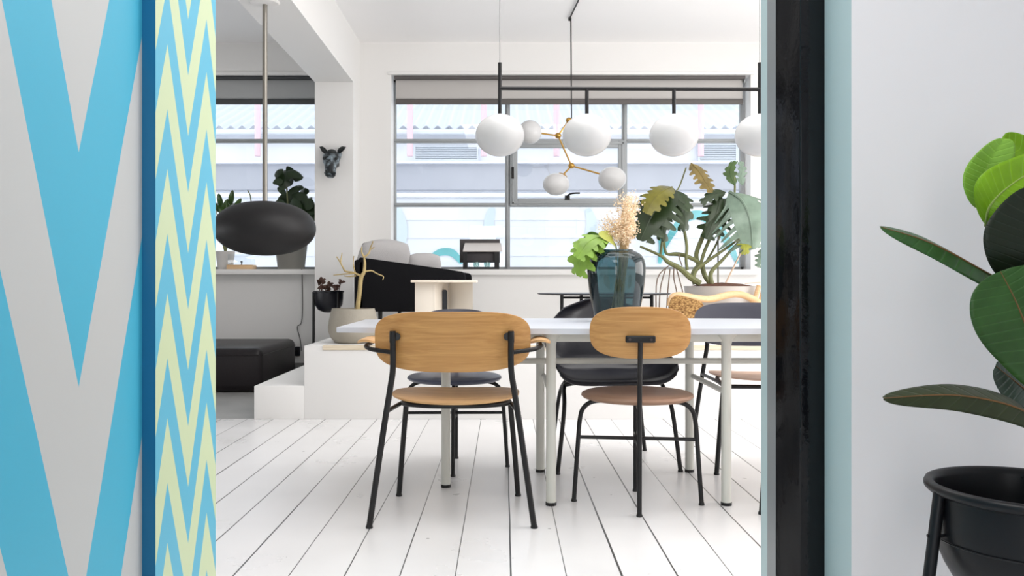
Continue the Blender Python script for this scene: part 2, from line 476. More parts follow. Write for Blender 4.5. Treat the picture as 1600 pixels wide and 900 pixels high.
b = MB(); b.box(-1.0, -.826, -2.6, 1.9, 0, 2.8)
struct(b.build('wall_hall_left', V_PAINT, smooth=False), 'hall wall painted with large blue and grey chevrons')
b = MB(); b.box(.732, .794, 2.056, 2.24, 0, 2.5, .004)
struct(b.build('trim_2', BLACK_GLOSS), 'gloss black door frame on the right of the opening')
b = MB(); b.box(.732, .794, 2.24, 2.31, 0, 2.5)
struct(b.build('trim_3', EDGE_REFLECTION, smooth=False), 'edge of the black door frame, its window reflection painted grey')
b = MB(); b.box(.732, .794, 2.31, 2.367, 0, 2.5)
struct(b.build('trim_4', GREEN_REVEAL, smooth=False), 'pale green outer edge of the opening')
b = MB(); b.box(-1.0, 2.3, -2.6, 1.9, 2.8, 2.9)
struct(b.build('hall_ceiling', CEIL, smooth=False))
b = MB(); b.box(2.1, 2.3, -2.6, 1.9, 0, 2.8); b.box(-1, 2.3, -2.7, -2.5, 0, 2.8)
struct(b.build('wall_hall_rear', GREYWALL, smooth=False))

# raised platform with a step
b = MB(); b.box(-1.334, 4.5, 5.56, Yw, 0, .49, .003)
b.box(-1.668, -1.334, 5.56, Yw, 0, .2225, .003)
struct(b.build('platform', WHITE), 'white raised platform with one lower step')
b = MB(); b.box(-1.21, 4.5, 5.553, 5.62, .463, .4925, .002)
struct(b.build('trim_5', wood('raw_edge_wood', (206, 190, 162), (232, 222, 204), 0.7), smooth=False), 'raw wood nosing along the platform edge')
# window surrounds and sills
b = MB(); b.box(XM0 - .02, XM1 + .06, Yw - .06, Yf + .02, ZS - .055, ZS, .004)
struct(b.build('trim_6', WHITE), 'white sill under the wide window')
b = MB(); b.box(XL0, -1.5, 8.06, Yf + .02, ZS - .05, ZS, .004)
struct(b.build('trim_7', WHITE), 'white sill under the left window')
b = MB(); b.box(XM0 - .03, XM1 + .03, Yw - .02, Yw + .01, ZT, ZT + .03, .003); b.box(XL0, -1.6, Yw - .02, Yw + .01, ZT - .005, ZT + .03, .003)
struct(b.build('trim_8', WHITE), 'thin white head trim over both windows')
b = MB(); b.box(-4.5, -1.79, Yw - .025, Yw, 0, .12, .004)
struct(b.build('baseboard_back', mat('grey_baseboard', (120, 120, 120), .6)), 'grey baseboard below the left window')

def XF(px): return (px - CX) * Yf / FPX
def ZF(py): return H + (CY - py) * Yf / FPX
def window(name, label, x0, x1, mull, trans, sash):
    f = MB(); t = .035
    f.box(x0, x0 + .035, Yf, Yf + .05, ZS, ZT, .004); f.box(x1 - .035, x1, Yf, Yf + .05, ZS, ZT, .004)
    f.box(x0, x1, Yf, Yf + .05, ZS, ZS + .03, .004); f.box(x0, x1, Yf, Yf + .05, ZT - .03, ZT, .004)
    root = struct(f.build(name, STEEL), label)
    for m_ in mull:
        q = MB(); q.box(m_ - .026, m_ + .026, Yf - .004, Yf + .05, ZS, ZT, .005)
        q.box(m_ - .009, m_ + .009, Yf - .02, Yf, ZS, ZT, .003); q.build('mullion', STEEL, root)
    xs = [x0] + mull + [x1]
    for k in range(len(xs) - 1):
        for z in trans:
            q = MB(); q.box(xs[k] + .02, xs[k + 1] - .02, Yf, Yf + .05, z - .02, z + .02, .005)
            q.box(xs[k] + .02, xs[k + 1] - .02, Yf - .014, Yf, z - .007, z + .007, .003); q.build('transom', STEEL, root)
    zs = [ZS] + sorted(trans) + [ZT]
    for k in range(len(xs) - 1):
        for j in range(len(zs) - 1):
            q = MB(); q.box(xs[k] + .01, xs[k + 1] - .01, Yf + .022, Yf + .028, zs[j] + .01, zs[j + 1] - .01)
            q.build('pane', PANE, root, smooth=False)
    if sash:
        sx0, sx1, sz0, sz1 = sash; w_ = .075
        q = MB()
        for (a0, a1, c0, c1) in ((sx0, sx0 + w_, sz0, sz1), (sx1 - w_, sx1, sz0, sz1), (sx0 + w_, sx1 - w_, sz0, sz0 + w_), (sx0 + w_, sx1 - w_, sz1 - w_, sz1)):
            q.box(a0, a1, Yf - .035, Yf + .01, c0, c1, .006)
        for (a0, a1, c0, c1) in ((sx0 + .02, sx0 + .04, sz0 + .02, sz1 - .02), (sx1 - .04, sx1 - .02, sz0 + .02, sz1 - .02), (sx0 + .02, sx1 - .02, sz0 + .02, sz0 + .04), (sx0 + .02, sx1 - .02, sz1 - .04, sz1 - .02)):
            q.box(a0, a1, Yf - .045, Yf - .03, c0, c1, .004)
        s = q.build('opening_sash', STEEL, root)
        q = MB(); hp = [Vector((XF(886), Yf - .04, ZF(309))), Vector((XF(887), Yf - .075, ZF(306))), Vector((XF(893), Yf - .08, ZF(303.5))), Vector((XF(905), Yf - .08, ZF(303)))]
        q.tube(hp, .009, 8, 4); q.box(XF(882), XF(890), Yf - .05, Yf - .04, ZF(313), ZF(306), .003)
        q.build('handle', BLACK_METAL, s)
        q = MB(); q.box(XF(799), XF(803), Yf - .06, Yf - .04, ZF(280), ZF(262), .004); q.build('latch', BLACK_METAL, s)
    return root
window('window_1', 'wide steel framed window of nine panes', XF(613.5), XF(1162), [XF(793), XF(976)], [ZF(220), ZF(320)], (XF(797), XF(977), ZF(322), ZF(220)))
window('window_2', 'left steel framed window beside the column', XL0 + .02, XL1 - .01, [-3.0], [ZF(220), ZF(320)], None)

def blind(label, x0, x1, yy, fab, dark):
    t = thing('roller_blind', label, 'blind', ((x0 + x1) / 2, yy, ZT))
    hw = (x1 - x0) / 2
    z = lambda py: H + (CY - py) * yy / FPX - ZT
    q = MB(); q.box(-hw, hw, -.045, .045, z(124.5), -.002, .006); q.build('cassette', dark, t)
    q = MB(); q.box(-hw + .012, hw - .012, .02, .024, z(158), z(124)); q.build('fabric', fab, t, smooth=False)
    q = MB(); q.box(-hw + .008, hw - .008, .008, .036, z(162.5), z(153.5), .005); q.build('bottom_bar', dark, t)
    q = MB(); q.lathe([(.02, 0), (.02, .01)], (0, 0, 0), 14, M=Matrix.Translation((hw - .005, 0, -.045)) @ Matrix.Rotation(PI / 2, 4, 'Y')); q.build('end_cap', STEEL, t)
BL_F = mat('blind_fabric', (190, 187, 184), .9, bump=.05, bscale=200); BL_D = mat('blind_bar', (92, 88, 86), .5)
BL_F2 = mat('blind_fabric_grey', (176, 178, 178), .9); BL_D2 = mat('blind_bar_dark', (70, 72, 74), .5)
blind('pale grey roller blind rolled up over the wide window', -1.085, (1163 - CX) * 8.27 / FPX, 8.27, BL_F, BL_D)
blind('grey roller blind with dark bars over the left window', -4.1, -1.63, 8.27, BL_F2, BL_D2)

# ------------------------------------------------------------------ outside
EXT = mat('render_white', (238, 240, 246), .8, vary=.03, vscale=2)
EXT_B = mat('bluish_render', (180, 182, 190), .8, vary=.06, vscale=1.2)
ROOF = mat('corrugated_sheet', (190, 196, 206), .5)
PINK = mat('faded_red_pipe', (232, 200, 208), .6)
LOUV = mat('louvre_metal', (216, 222, 228), .5)
YB = 14.0
XB = lambda px, y=YB: (px - CX) * y / FPX
ZB = lambda py, y=YB: H + (CY - py) * y / FPX
t = thing('neighbour_building', 'pale building with corrugated roof seen through the windows', 'building', (0, YB, 0))
q = MB(); q.box(-9, 9, 0, .3, 0, ZB(211)); q.build('wall', EXT, t, smooth=False)
q = MB(); q.box(-9, 9, -.12, 0, ZB(298), ZB(256), .01); q.build('wall_band', EXT_B, t, smooth=False)
q = MB(); q.box(-9, 9, -.22, -.02, ZB(258), ZB(254.5), .01); q.build('ledge', EXT, t)
q = MB()
def rf(u, v):
    x = -9 + 18 * u; return Vector((x, -.25 + 5 * v, ZB(203) + .03 * math.sin(x * 2 * PI / .19) + 2.0 * v))
q.grid(rf, 1200, 1, .012); q.build('roof', ROOF, t)
q = MB(); q.box(-9, 9, -.3, -.16, ZB(214.5), ZB(207), .02); q.build('gutter', LOUV, t)
q = MB(); q.box(-9, 9, 4.8, 5.1, 3, 7.4); q.build('upper_wall', EXT, t, smooth=False)
for px in (414, 645, 757, 867, 1086):
    q = MB(); q.tube([(XB(px), -.42, ZB(250)), (XB(px), -.42, ZB(150))], .05, 10)
    q.build('pipe', PINK, t)
for (a, c, d, e) in ((650, 745, 231, 250), (1092, 1148, 228, 252)):
    q = MB(); x0, x1, z0, z1 = XB(a), XB(c), ZB(e), ZB(d)
    n = 7
    for k in range(n):
        zz = z0 + (z1 - z0) * (k + .5) / n
        q.box(x0, x1, -.03, .03, -.006, .006, M=Matrix.Translation((0, -.05, zz)) @ Matrix.Rotation(.6, 4, 'X'))
    q.box(x0 - .03, x0, -.08, 0, z0, z1); q.box(x1, x1 + .03, -.08, 0, z0, z1); q.box(x0 - .03, x1 + .03, -.08, 0, z1, z1 + .03); q.box(x0 - .03, x1 + .03, -.08, 0, z0 - .03, z0)
    q.build('louvre', LOUV, t, smooth=False)
YG = 11.5
t = thing('garden_wall', 'low white boarded wall with teal painted swirls outside the window', 'wall', (0, YG, 0))
q = MB(); q.box(-8, 8, 0, .2, 0, ZB(309, YG), .01)
for py in (344, 372, 400): q.box(-8, 8, -.012, 0, ZB(py, YG), ZB(py - 1.2, YG))
q.build('wall', EXT, t)
q = MB(); q.box(-8, 8, -.05, .25, ZB(309, YG), ZB(302, YG), .01); q.build('coping', EXT, t)
TEAL = mat('teal_spray_paint', (104, 186, 190), .7, vary=.2, vscale=3); LTEAL = mat('pale_blue_spray_paint', (216, 228, 232), .7)
def swirl(pxs, wpx, m, off):
    pts = crom([Vector((XB(a, YG), off, ZB(c, YG))) for a, c in pxs], 8); wd = wpx * YG / FPX / 2
    q = MB(); prev = None; N = len(pts)
    for i, p in enumerate(pts):
        d = pts[min(i + 1, N - 1)] - pts[max(i - 1, 0)]; d.normalize(); nn = Vector((-d.z, 0, d.x)); k = wd * math.sin(PI * (i + .6) / (N + .2)) ** .5
        cur = (q.bm.verts.new(p + nn * k), q.bm.verts.new(p - nn * k))
        if prev: q.face([prev[0], prev[1], cur[1], cur[0]])
        prev = cur
    q.build('painted_swirl', m, t, recalc=False)
swirl([(672, 402), (690, 394), (708, 396), (722, 412)], 12, TEAL, -.014)
swirl([(1030, 400), (1060, 350), (1090, 336), (1118, 352), (1140, 384), (1152, 412)], 15, TEAL, -.014)
swirl([(1020, 340), (1034, 380), (1030, 412)], 10, TEAL, -.016)
swirl([(620, 324), (628, 360), (622, 400)], 18, LTEAL, -.013)
swirl([(770, 324), (764, 352), (774, 384)], 16, LTEAL, -.013)
swirl([(918, 326), (924, 350), (916, 380)], 16, LTEAL, -.013)
b = MB(); b.box(-10, 10, 8.55, 24, -.2, 0)
struct(b.build('ground', mat('pale_paving', (214, 214, 214), .8, vary=.08), smooth=False), 'pale paving outside')

# ------------------------------------------------------------------ dining table
TX, TY = .553, 3.727
t = thing('dining_table', 'long white table with tapered ends on cream metal legs', 'table', (TX, TY, 0))
TZ = .735
q = MB(); poly = []
for i in range(25):
    x = -1.233 + 2.466 * i / 24; poly.append((x, -(.345 + .125 * (1 - (x / 1.233) ** 2)), TZ - .022))
for i in range(25):
    x = 1.233 - 2.466 * i / 24; poly.append((x, .345 + .14 * (1 - (x / 1.233) ** 2), TZ - .022))
q.prism(poly, (0, 0, .022), .004); q.build('tabletop', TABLE_TOP, t)
q = MB()
for s in (-1, 1):
    q.box(-.82, .82, s * .3 - .014, s * .3 + .014, TZ - .062, TZ - .022, .004)
    q.box(s * .82 - .014, s * .82 + .014, -.3, .3, TZ - .062, TZ - .022, .004)
q.box(-.84, .84, -.02, .02, TZ - .062, TZ - .022, .004)
q.build('apron', CREAM_METAL, t)
q = MB(); q.tube([(-.812, 0, .565), (.812, 0, .565)], .0135, 12); q.build('stretcher', CREAM_METAL, t)
for s in (-1, 1):
    q = MB(); q.tube([(s * .36, -.3, .465), (s * .36, .3, .465)], .012, 12); q.build('cross_rail', CREAM_METAL, t)
for (x, y) in ((-.358, -.3), (.364, -.3), (-.376, .3), (.346, .3), (-.812, 0), (.812, 0)):
    q = MB(); r = .0205
    q.lathe([(r, .012), (r, TZ - .075), (r + .002, TZ - .064), (r + .009, TZ - .05), (r + .022, TZ - .034), (r + .03, TZ - .022)], (x, y, 0), 20)
    l = q.build('leg', CREAM_METAL, t)
    q = MB(); q.lathe([(r + .002, 0), (r + .002, .013)], (x, y, 0), 20); q.build('foot', BLACK_METAL, l)

# ------------------------------------------------------------------ chairs
def foot(q, x, y, r=.0135):
    q.lathe([(r, 0), (r, .006), (r * .8, .012)], (x, y, 0), 14)

def wood_chair(name, label, loc, rz, back_m, seat_m, arms, frame_m=BLACK_METAL):
    """wide moulded back on two splayed tube legs; the sitter faces +y."""
    t = thing(name, label, 'chair', loc, rz)
    q = MB()
    def bk(u, v):
        x = .297 * u; zc = .699 + .1125 * v - .004 * (1 - u * u)
        if v < 0: zc -= .003 * (1 - u * u) * (-v)
        return Vector((x, -.246 + .07 * u * u - .02 * v, zc))
    q.superdisc(bk, 64, 10, .012, 3.5)
    bko = q.build('backrest', back_m, t)
    q = MB()
    def st(u, v):
        return Vector((.258 * u, .055 + .215 * v, .457 + .016 * u * u - .006 * (1 - v * v) + (.0 if v > -.3 else -.01 * (abs(v) - .3))))
    q.superdisc(st, 64, 10, .012, 2.5); q.build('seat', seat_m, t)
    r = .0115
    for s in (-1, 1):
        q = MB(); q.tube([(s * .308, -.243, .004), (s * .256, -.232, .366), (s * .232, -.226, .52), (s * .2215, -.228, .60), (s * .2215, -.238, .735)], r, 12, 5)
        foot(q, s * .308, -.243); lg = q.build('leg', frame_m, t)
        q = MB(); q.lathe([(.0145, -.010), (.0145, .010)], (0, 0, 0), 18, M=Matrix.Translation((s * .208, -.228, .714)) @ Matrix.Rotation(PI / 2, 4, 'X'))
        q.box(s * .2215 - .012, s * .2215 + .012, -.242, -.228, .69, .735, .004)
        q.build('bracket', frame_m, bko)
        q = MB(); q.tube([(s * .2555, .223, .004), (s * .24, .219, .2), (s * .222, .21, .405)], r, 12, 4)
        foot(q, s * .2555, .223); q.build('leg', frame_m, t)
        if arms:
            q = MB(); q.tube([(s * .228, -.227, .655), (s * .30, -.195, .662), (s * .328, -.165, .668), (s * .338, -.12, .672), (s * .338, .02, .674)], .0085, 10, 5)
            ar = q.build('arm_support', frame_m, t)
            q = MB()
            def am(u, v): return Vector((s * .338 + .04 * u, -.06 + .105 * v, .694 - .012 * u * u))
            q.superdisc(am, 32, 6, .014, 2.6); q.build('armrest', seat_m, ar)
    q = MB()
    ring = [(-.205, .2, .418), (-.215, .05, .428), (-.19, -.07, .438), (-.1, -.128, .440), (0, -.138, .440), (.1, -.128, .440), (.19, -.07, .438), (.215, .05, .428), (.205, .2, .418)]
    q.tube(ring, .0105, 10, 5)
    q.tube([(-.205, .2, .418), (.205, .2, .418)], .0105, 10)
    for s in (-1, 1): q.tube([(s * .25, -.231, .43), (s * .222, .05, .425), (s * .215, .2, .415)], .0085, 10, 3)
    q.build('seat_frame', frame_m, t)
    return t

def stem_chair(name, label, loc, rz, back_m, seat_m, bz=0.0, lean=0.0):
    """round seat, oval back on one central stem, legs in a diamond; sitter faces +y."""
    t = thing(name, label, 'chair', loc, rz)
    q = MB()
    def bk(u, v): return Vector((.193 * u, -.222 + .035 * u * u - .018 * v - lean, .724 + bz + .0995 * v))
    q.superdisc(bk, 64, 10, .013, 2.9); bo = q.build('backrest', back_m, t)
    q = MB(); pts = []
    q.box(-.057, .057, -.0, .014, -.014, .014, .0065, M=Matrix.Translation((0, -.247 - lean, .70 + bz)) @ Matrix.Rotation(.15, 4, 'X'))
    br = q.build('bracket', BLACK_METAL, bo)
    for sx in (-1, 1):
        q = MB(); q.lathe([(.005, -.003), (.005, .003)], (0, 0, 0), 10, M=Matrix.Translation((sx * .04, -.248 - lean, .70 + bz)) @ Matrix.Rotation(PI / 2, 4, 'X'))
        q.build('screw', mat('dark_screw', (70, 60, 60), .4, .6), br)
    q = MB(); q.lathe([(0, .428), (.14, .428), (.205, .43), (.225, .437), (.233, .446), (.229, .455), (.215, .461), (.15, .463), (0, .461)], (0, .02, 0), 48, 1.0, .92, cap=False)
    q.build('seat', seat_m, t)
    r = .0095
    q = MB(); q.tube([(0, -.2, .004), (0, -.212, .27), (0, -.222, .50), (0, -.238 - lean * .8, .67 + bz), (0, -.240 - lean, .705 + bz)], r, 12, 5)
    foot(q, 0, -.2, .012); q.build('back_stem', BLACK_METAL, t)
    for s in (-1, 1):
        q = MB(); q.tube([(s * .262, 0, .004), (s * .245, 0, .25), (s * .237, 0, .345), (s * .222, 0, .392), (s * .18, 0, .420), (s * .10, 0, .424), (0, 0, .424)], r, 12, 5)
        foot(q, s * .262, 0, .012); q.build('leg', BLACK_METAL, t)
    q = MB(); q.tube([(0, .2, .004), (0, .188, .25), (0, .18, .345), (0, .165, .392), (0, .12, .418), (0, 0, .420), (0, -.217, .420)], r, 12, 5)
    foot(q, 0, .2, .012); q.build('leg', BLACK_METAL, t)
    q = MB(); q.tube([(-.244, 0, .27), (.244, 0, .27)], .0075, 10); q.tube([(0, -.21, .262), (0, .188, .262)], .0075, 10)
    q.tube([(0, 0, .25), (0, 0, .285)], .013, 12)
    q.build('cross_bar', BLACK_METAL, t)
    return t

BLACK_WOOD = mat('black_stained_veneer', (62, 64, 76), .3)  # base lightened to stand in for window sheen on the black back
BLACK_SEAT = mat('black_leather', (78, 82, 100), .35)  # bluish sheen on the seat likewise put into the base colour
wood_chair('armchair', 'oak chair with curved back and armrests at the left end of the table', (-.194, 3.35, 0), 0, OAK, OAK_SEAT, True)
stem_chair('dining_chair', 'chair with oval oak back on a central black stem and tan round seat', (.5545, 3.455, 0), math.radians(-6.7), OAK, TAN, 0.0, .055)
stem_chair('dining_chair', 'black round-seat chair across the table, mostly hidden behind the oak armchair', (-.243, 4.128, 0), PI + math.radians(1), BLACK_WOOD, BLACK_SEAT, -.048, 0.02)
stem_chair('dining_chair', 'chair cut off by the black door frame, only a black leg showing', (1.2807, 3.3, 0), math.radians(2), OAK, TAN)
wood_chair('dining_chair', 'black-backed chair with pale wood seat across the table beside the door frame', (1.285, 4.17, 0), PI - math.radians(4), BLACK_WOOD, wood('rosy_oak', (196, 160, 140), (216, 184, 164)), False)

t = thing('shell_chair', 'black moulded shell chair across the table behind the oval-backed chair', 'chair', (.535, 4.25, 0), math.radians(5))
prof = [(-.245, .418), (-.24, .436), (-.19, .446), (-.05, .44), (.10, .435), (.19, .452), (.235, .51), (.262, .60), (.285, .70), (.305, .775), (.315, .825)]
hw = [.285, .295, .302, .305, .305, .303, .298, .288, .258, .20, .07]
lift = [.05, .062, .08, .115, .15, .15, .11, .06, .02, .0, -.004]
def shell(u, v):
    k = v * (len(prof) - 1); i = min(int(k), len(prof) - 2); f = k - i; f = f
    L = lambda A: A[i] * (1 - f) + A[i + 1] * f
    y = prof[i][0] * (1 - f) + prof[i + 1][0] * f; z = prof[i][1] * (1 - f) + prof[i + 1][1] * f
    s = 2 * u - 1; wrap = .10 * max(0, min(1, (v - .4) / .3))
    return Vector((L(hw) * s, y - wrap * s * s, z + L(lift) * abs(s) ** 7))
q = MB(); q.grid(shell, 28, 40, .009)
bmesh.ops.smooth_vert(q.bm, verts=q.bm.verts, factor=.4, use_axis_x=True, use_axis_y=True, use_axis_z=True)
q.build('shell', mat('black_shell', (34, 35, 42), .28), t, angle=60)
for yy, hwid, top, tz in ((-.25, .30, -.13, .422), (.255, .255, .12, .416)):
    q = MB(); q.tube([(-hwid, yy, .004), (-hwid + .035, yy * .8 + top * .2, .3), (-hwid + .05, top, .395), (-hwid + .075, top, .415), (-.12, top, tz), (.12, top, tz), (hwid - .075, top, .415), (hwid - .05, top, .395), (hwid - .035, yy * .8 + top * .2, .3), (hwid, yy, .004)], .0105, 12, 5)
    foot(q, -hwid, yy, .013); foot(q, hwid, yy, .013)
    q.build('leg_frame', BLACK_METAL, t)

# ------------------------------------------------------------------ vase and its contents
VX, VY = (963 - CX) * 3.85 / FPX, 3.85
def vase_glass():
    m = bpy.data.materials.new('teal_glass'); m.use_nodes = True; nt = m.node_tree
    nt.nodes.remove(nt.nodes['Principled BSDF']); out = nt.nodes['Material Output']
    tr = nt.nodes.new('ShaderNodeBsdfTransparent'); tr.inputs['Color'].default_value = (.36, .52, .55, 1)
    gl = nt.nodes.new('ShaderNodeBsdfGlossy'); gl.inputs['Roughness'].default_value = .03
    df = nt.nodes.new('ShaderNodeBsdfDiffuse'); df.inputs['Color'].default_value = (.02, .05, .06, 1)
    fr = nt.nodes.new('ShaderNodeFresnel'); fr.inputs['IOR'].default_value = 1.5
    m1 = nt.nodes.new('ShaderNodeMixShader'); m1.inputs[0].default_value = .3
    nt.links.new(tr.outputs[0], m1.inputs[1]); nt.links.new(df.outputs[0], m1.inputs[2])
    m2 = nt.nodes.new('ShaderNodeMixShader'); nt.links.new(fr.outputs[0], m2.inputs[0])
    nt.links.new(m1.outputs[0], m2.inputs[1]); nt.links.new(gl.outputs[0], m2.inputs[2])
    nt.links.new(m2.outputs[0], out.inputs['Surface'])
    return m
vprof = [(0, 0), (.085, 0), (.098, .008), (.108, .05), (.122, .12), (.131, .19), (.1345, .235), (.133, .265), (.125, .292), (.110, .311), (.092, .322), (.080, .327), (.077, .332), (.073, .332), (.074, .325)]
q = MB(); q.lathe([(v.x, v.y) for v in crom([Vector((a, c, 0)) for a, c in vprof], 4)], (VX, VY, TZ), 56, cap=False)
tag(q.build('vase', vase_glass()), 'large teal blue glass vase on the white table', 'vase')

DRY = mat('dried_flower', (246, 224, 192), .9, vary=.08, vscale=40)
DRY_STEM = mat('dried_stem', (206, 176, 130), .8)
t = thing('dried_flowers', 'bunch of fine beige dried flowers standing in the glass vase', 'flowers', (VX, VY, TZ + .02))
rs = random.Random(3)
qs = MB(); qb = MB(); base = Vector((VX, VY, TZ + .02))
def puff(q, c, r):
    a = [q.bm.verts.new(c + Vector((rs.gauss(0, 1), rs.gauss(0, 1), rs.gauss(0, 1))).normalized() * r) for _ in range(4)]
    for f in ((0, 1, 2), (0, 2, 3), (0, 3, 1), (1, 3, 2)): q.face([a[i] for i in f])
for k in range(58):
    if k < 40: px, py = rs.gauss(982, 10), rs.uniform(302, 352)
    else: px, py = rs.gauss(952, 10), rs.uniform(330, 368)
    tip = P(px, py, VY + rs.uniform(-.06, .06)) - base
    a = Vector((rs.uniform(-.03, .03), rs.uniform(-.03, .03), 0)); nk = Vector((.035 + rs.uniform(-.02, .02), rs.uniform(-.02, .02), .31))
    path = crom([a, nk, nk * .45 + tip * .55 + Vector((0, 0, .01)), tip], 5)
    qs.tube(path, .0010, 4)
    up = (tip - nk)
    for j in range(95 if k < 40 else 60):
        f = rs.uniform(.35, 1.04); c = nk + up * f + Vector((rs.gauss(0, .013), rs.gauss(0, .02), rs.gauss(0, .012)))
        puff(qb, c, rs.uniform(.0032, .0062))
qs.build('stems', DRY_STEM, t, smooth=False)
o = qb.build('blossoms', DRY, t, smooth=False, recalc=False); o['kind'] = 'stuff'

# monstera-type leaf with fingers
def fingers(q, path, side, up, wd, n=6, gap=.28, joined=.36, droop=.25, sweep=.35, holes=False):
    """split leaf: path base->tip, side = unit vector across, up = leaf normal."""
    path = [Vector(v) for v in path]; pts = crom(path, 8); N = len(pts) - 1; up = Vector(up).normalized()
    side = (path[-1] - path[0]).normalized().cross(up).normalized()
    def mid(t):
        k = max(0, min(1, t)) * N; i = min(int(k), N - 1); return pts[i].lerp(pts[i + 1], k - i)
    def W(t): return wd * (math.sin(PI * min(1, .12 + t * .86)) ** .6)
    for sg in (-1, 1):
        # joined inner blade
        M_ = 24; prev = None
        for i in range(M_ + 1):
            t = i / M_; row = []
            for k in range(4):
                s = joined * k / 3; c = mid(t + sweep * s * .5 * (1 - t)); row.append(q.bm.verts.new(c + side * sg * W(t) * s - up * (droop * s * s * W(t))))
            if prev:
                for k in range(3): q.face([prev[k], prev[k + 1], row[k + 1], row[k]])
            prev = row
        for j in range(n):
            t0, t1 = j / n, (j + 1) / n; prev = None
            for k in range(7):
                s = joined * .92 + (1 - joined * .92) * k / 6; g = gap * min(1, (k) / 1.5) * (t1 - t0) / 2
                rnd = 1 - (k / 6) ** 3 * .6
                a = (t0 + t1) / 2 - ((t1 - t0) / 2 - g) * rnd; b_ = (t0 + t1) / 2 + ((t1 - t0) / 2 - g) * rnd
                row = []
                for f in (0, .5, 1):
                    tt = a + (b_ - a) * f; c = mid(tt + sweep * s * .5 * (1 - tt)); Wj = W((t0 + t1) / 2) * (.9 + .1 * math.sin(j * 2.3))
                    row.append(q.bm.verts.new(c + side * sg * (Wj * s) - up * (droop * s * s * Wj + (.02 * Wj if f == .5 else 0))))
                if prev:
                    for f in range(2): q.face([prev[f], prev[f + 1], row[f + 1], row[f]])
                prev = row
    q.tube(pts, [.006 * (1 - .7 * i / N) * wd / .12 for i in range(N + 1)], 6)
    return q

FRESH = mat('fresh_leaf', (128, 164, 66), .4, vary=.25, vscale=14)
t = thing('leaf_cutting', 'fresh green split leaf cutting leaning out of the vase to the left', 'plant', (VX, VY, TZ + .02))
pl = lambda px, py, Y: P(px, py, Y) - base
q = MB(); q.tube([(0.01, 0, .0), (.0, .0, .25), pl(962, 384, VY), pl(950, 372, VY - .02), pl(940, 370, VY - .03)], .0035, 8, 5); q.build('stem', STEM, t)
q = MB(); fingers(q, [pl(944, 368, VY), pl(922, 380, VY - .03), pl(908, 402, VY - .05), pl(904, 432, VY - .05)], (.62, -.5, .45), (-.4, -.75, .55), .10, 5, .25, .5, .2)
q.build('leaf', FRESH, t)
q = MB(); fingers(q, [pl(948, 372, VY - .02), pl(930, 372, VY - .06), pl(914, 384, VY - .1), pl(902, 404, VY - .12)], (1, 0, 0), (-.3, -.8, .5), .075, 5, .22, .5, .25)
q.build('leaf', FRESH, t)
q = MB(); q.leaf([pl(952, 376, VY), pl(934, 378, VY + .03), pl(916, 372, VY + .05), pl(904, 384, VY + .06)], (.25, -.5, .8), (-.25, -.3, -.8), .055, droop=.2, n=12); q.build('leaf', mat('mid_fresh_leaf', (98, 140, 56), .4, vary=.25, vscale=14), t)
q = MB(); q.leaf([pl(962, 384, VY), pl(955, 372, VY - .03), pl(935, 366, VY - .06)], (.2, -.4, -.75), (-.2, .5, .75), .045); q.build('leaf', mat('yellow_green_leaf', (176, 182, 92), .45, vary=.15), t)

# ------------------------------------------------------------------ linear pendant lamp over the table
LY = 3.73
t = thing('pendant_lamp', 'black bar pendant with four flattened white globes over the table', 'lamp', (TX, LY, ZC))
p = lambda px, py, Y=LY: P(px, py, Y) - Vector((TX, LY, ZC))
q = MB()
q.tube([p(781, 138), p(1187, 139.5)], .009, 12); q.build('bar', BLACK_METAL, t)
for px, y0 in ((781, 98), (917, 139), (1053, 139), (1187, 98)):
    q = MB(); q.tube([p(px, y0), p(px, 181)], .0085, 12); rod = q.build('rod', BLACK_METAL, t)
    if y0 < 120:
        q = MB(); c = p(px, y0); q.tube([c, Vector((c.x, c.y, 0))], .0018, 6); q.build('cable', mat('grey_cable', (150, 150, 150), .5), rod)
        q = MB(); q.lathe([(.03, -.025), (.03, 0)], (c.x, c.y, 0), 16); q.build('ceiling_cup', BLACK_METAL, rod)
    q = MB(); c = p(px, 211.5)
    q.lathe([(.02, .094), (.02, .088)], c, 16); 
    q.ball(c, .1095, .1095, .0945, 36, 22); q.build('globe', OPAL, t)

# branching brass lamp near the window
BY = 7.43
b0 = P(890, 27, BY); b0.z = ZC
t = thing('branching_lamp', 'brass branching lamp with small white globes hanging before the wide window', 'lamp', b0)
p = lambda px, py, Y=BY: P(px, py, Y) - b0
q = MB(); q.tube([p(893, 188), p(892, 28), Vector((0, 0, -.012))], .006, 8)
q.tube([Vector((0, 0, -.012)), p(903, 0, 6.97) - Vector((0, 0, .012)), Vector((.06, -1.2, -.012))], .007, 8); q.build('cable', BLACK_METAL, t)
q = MB(); q.lathe([(.012, -.03), (.012, 0)], (0, 0, 0), 12); q.build('ceiling_hook', BLACK_METAL, t)
q = MB()
A0, A1, A2, A3 = p(889, 188), p(872, 212), p(893, 259), p(879, 274)
for a, c in ((A0, A1), (A1, A2), (A2, A3)): q.tube([a, c], .0075, 8)
q.tube([A1, p(843, 208, BY - .1)], .0075, 8); q.tube([A2, p(938, 272, BY - .05)], .0075, 8)
q.build('arm', BRASS, t)
for c in (A0, A1, A2):
    q = MB(); q.ball(c, .03, .03, .026, 14, 8); q.build('joint', BRASS, t)
q = MB(); q.ball(A3, .045, .045, .018, 16, 8, M=Matrix.Rotation(.4, 4, 'Y')); q.build('joint', BRASS, t)
for (px, py, rx, ry, yy) in ((828, 206.5, 18.5, 18.5, BY - .14), (869, 288, 21, 17.5, BY - .1), (956.5, 279.5, 22, 19, BY - .14)):
    q = MB(); k = yy / FPX; q.ball(p(px, py, yy), rx * k, rx * k, ry * k, 28, 16); q.build('globe', OPAL, t)

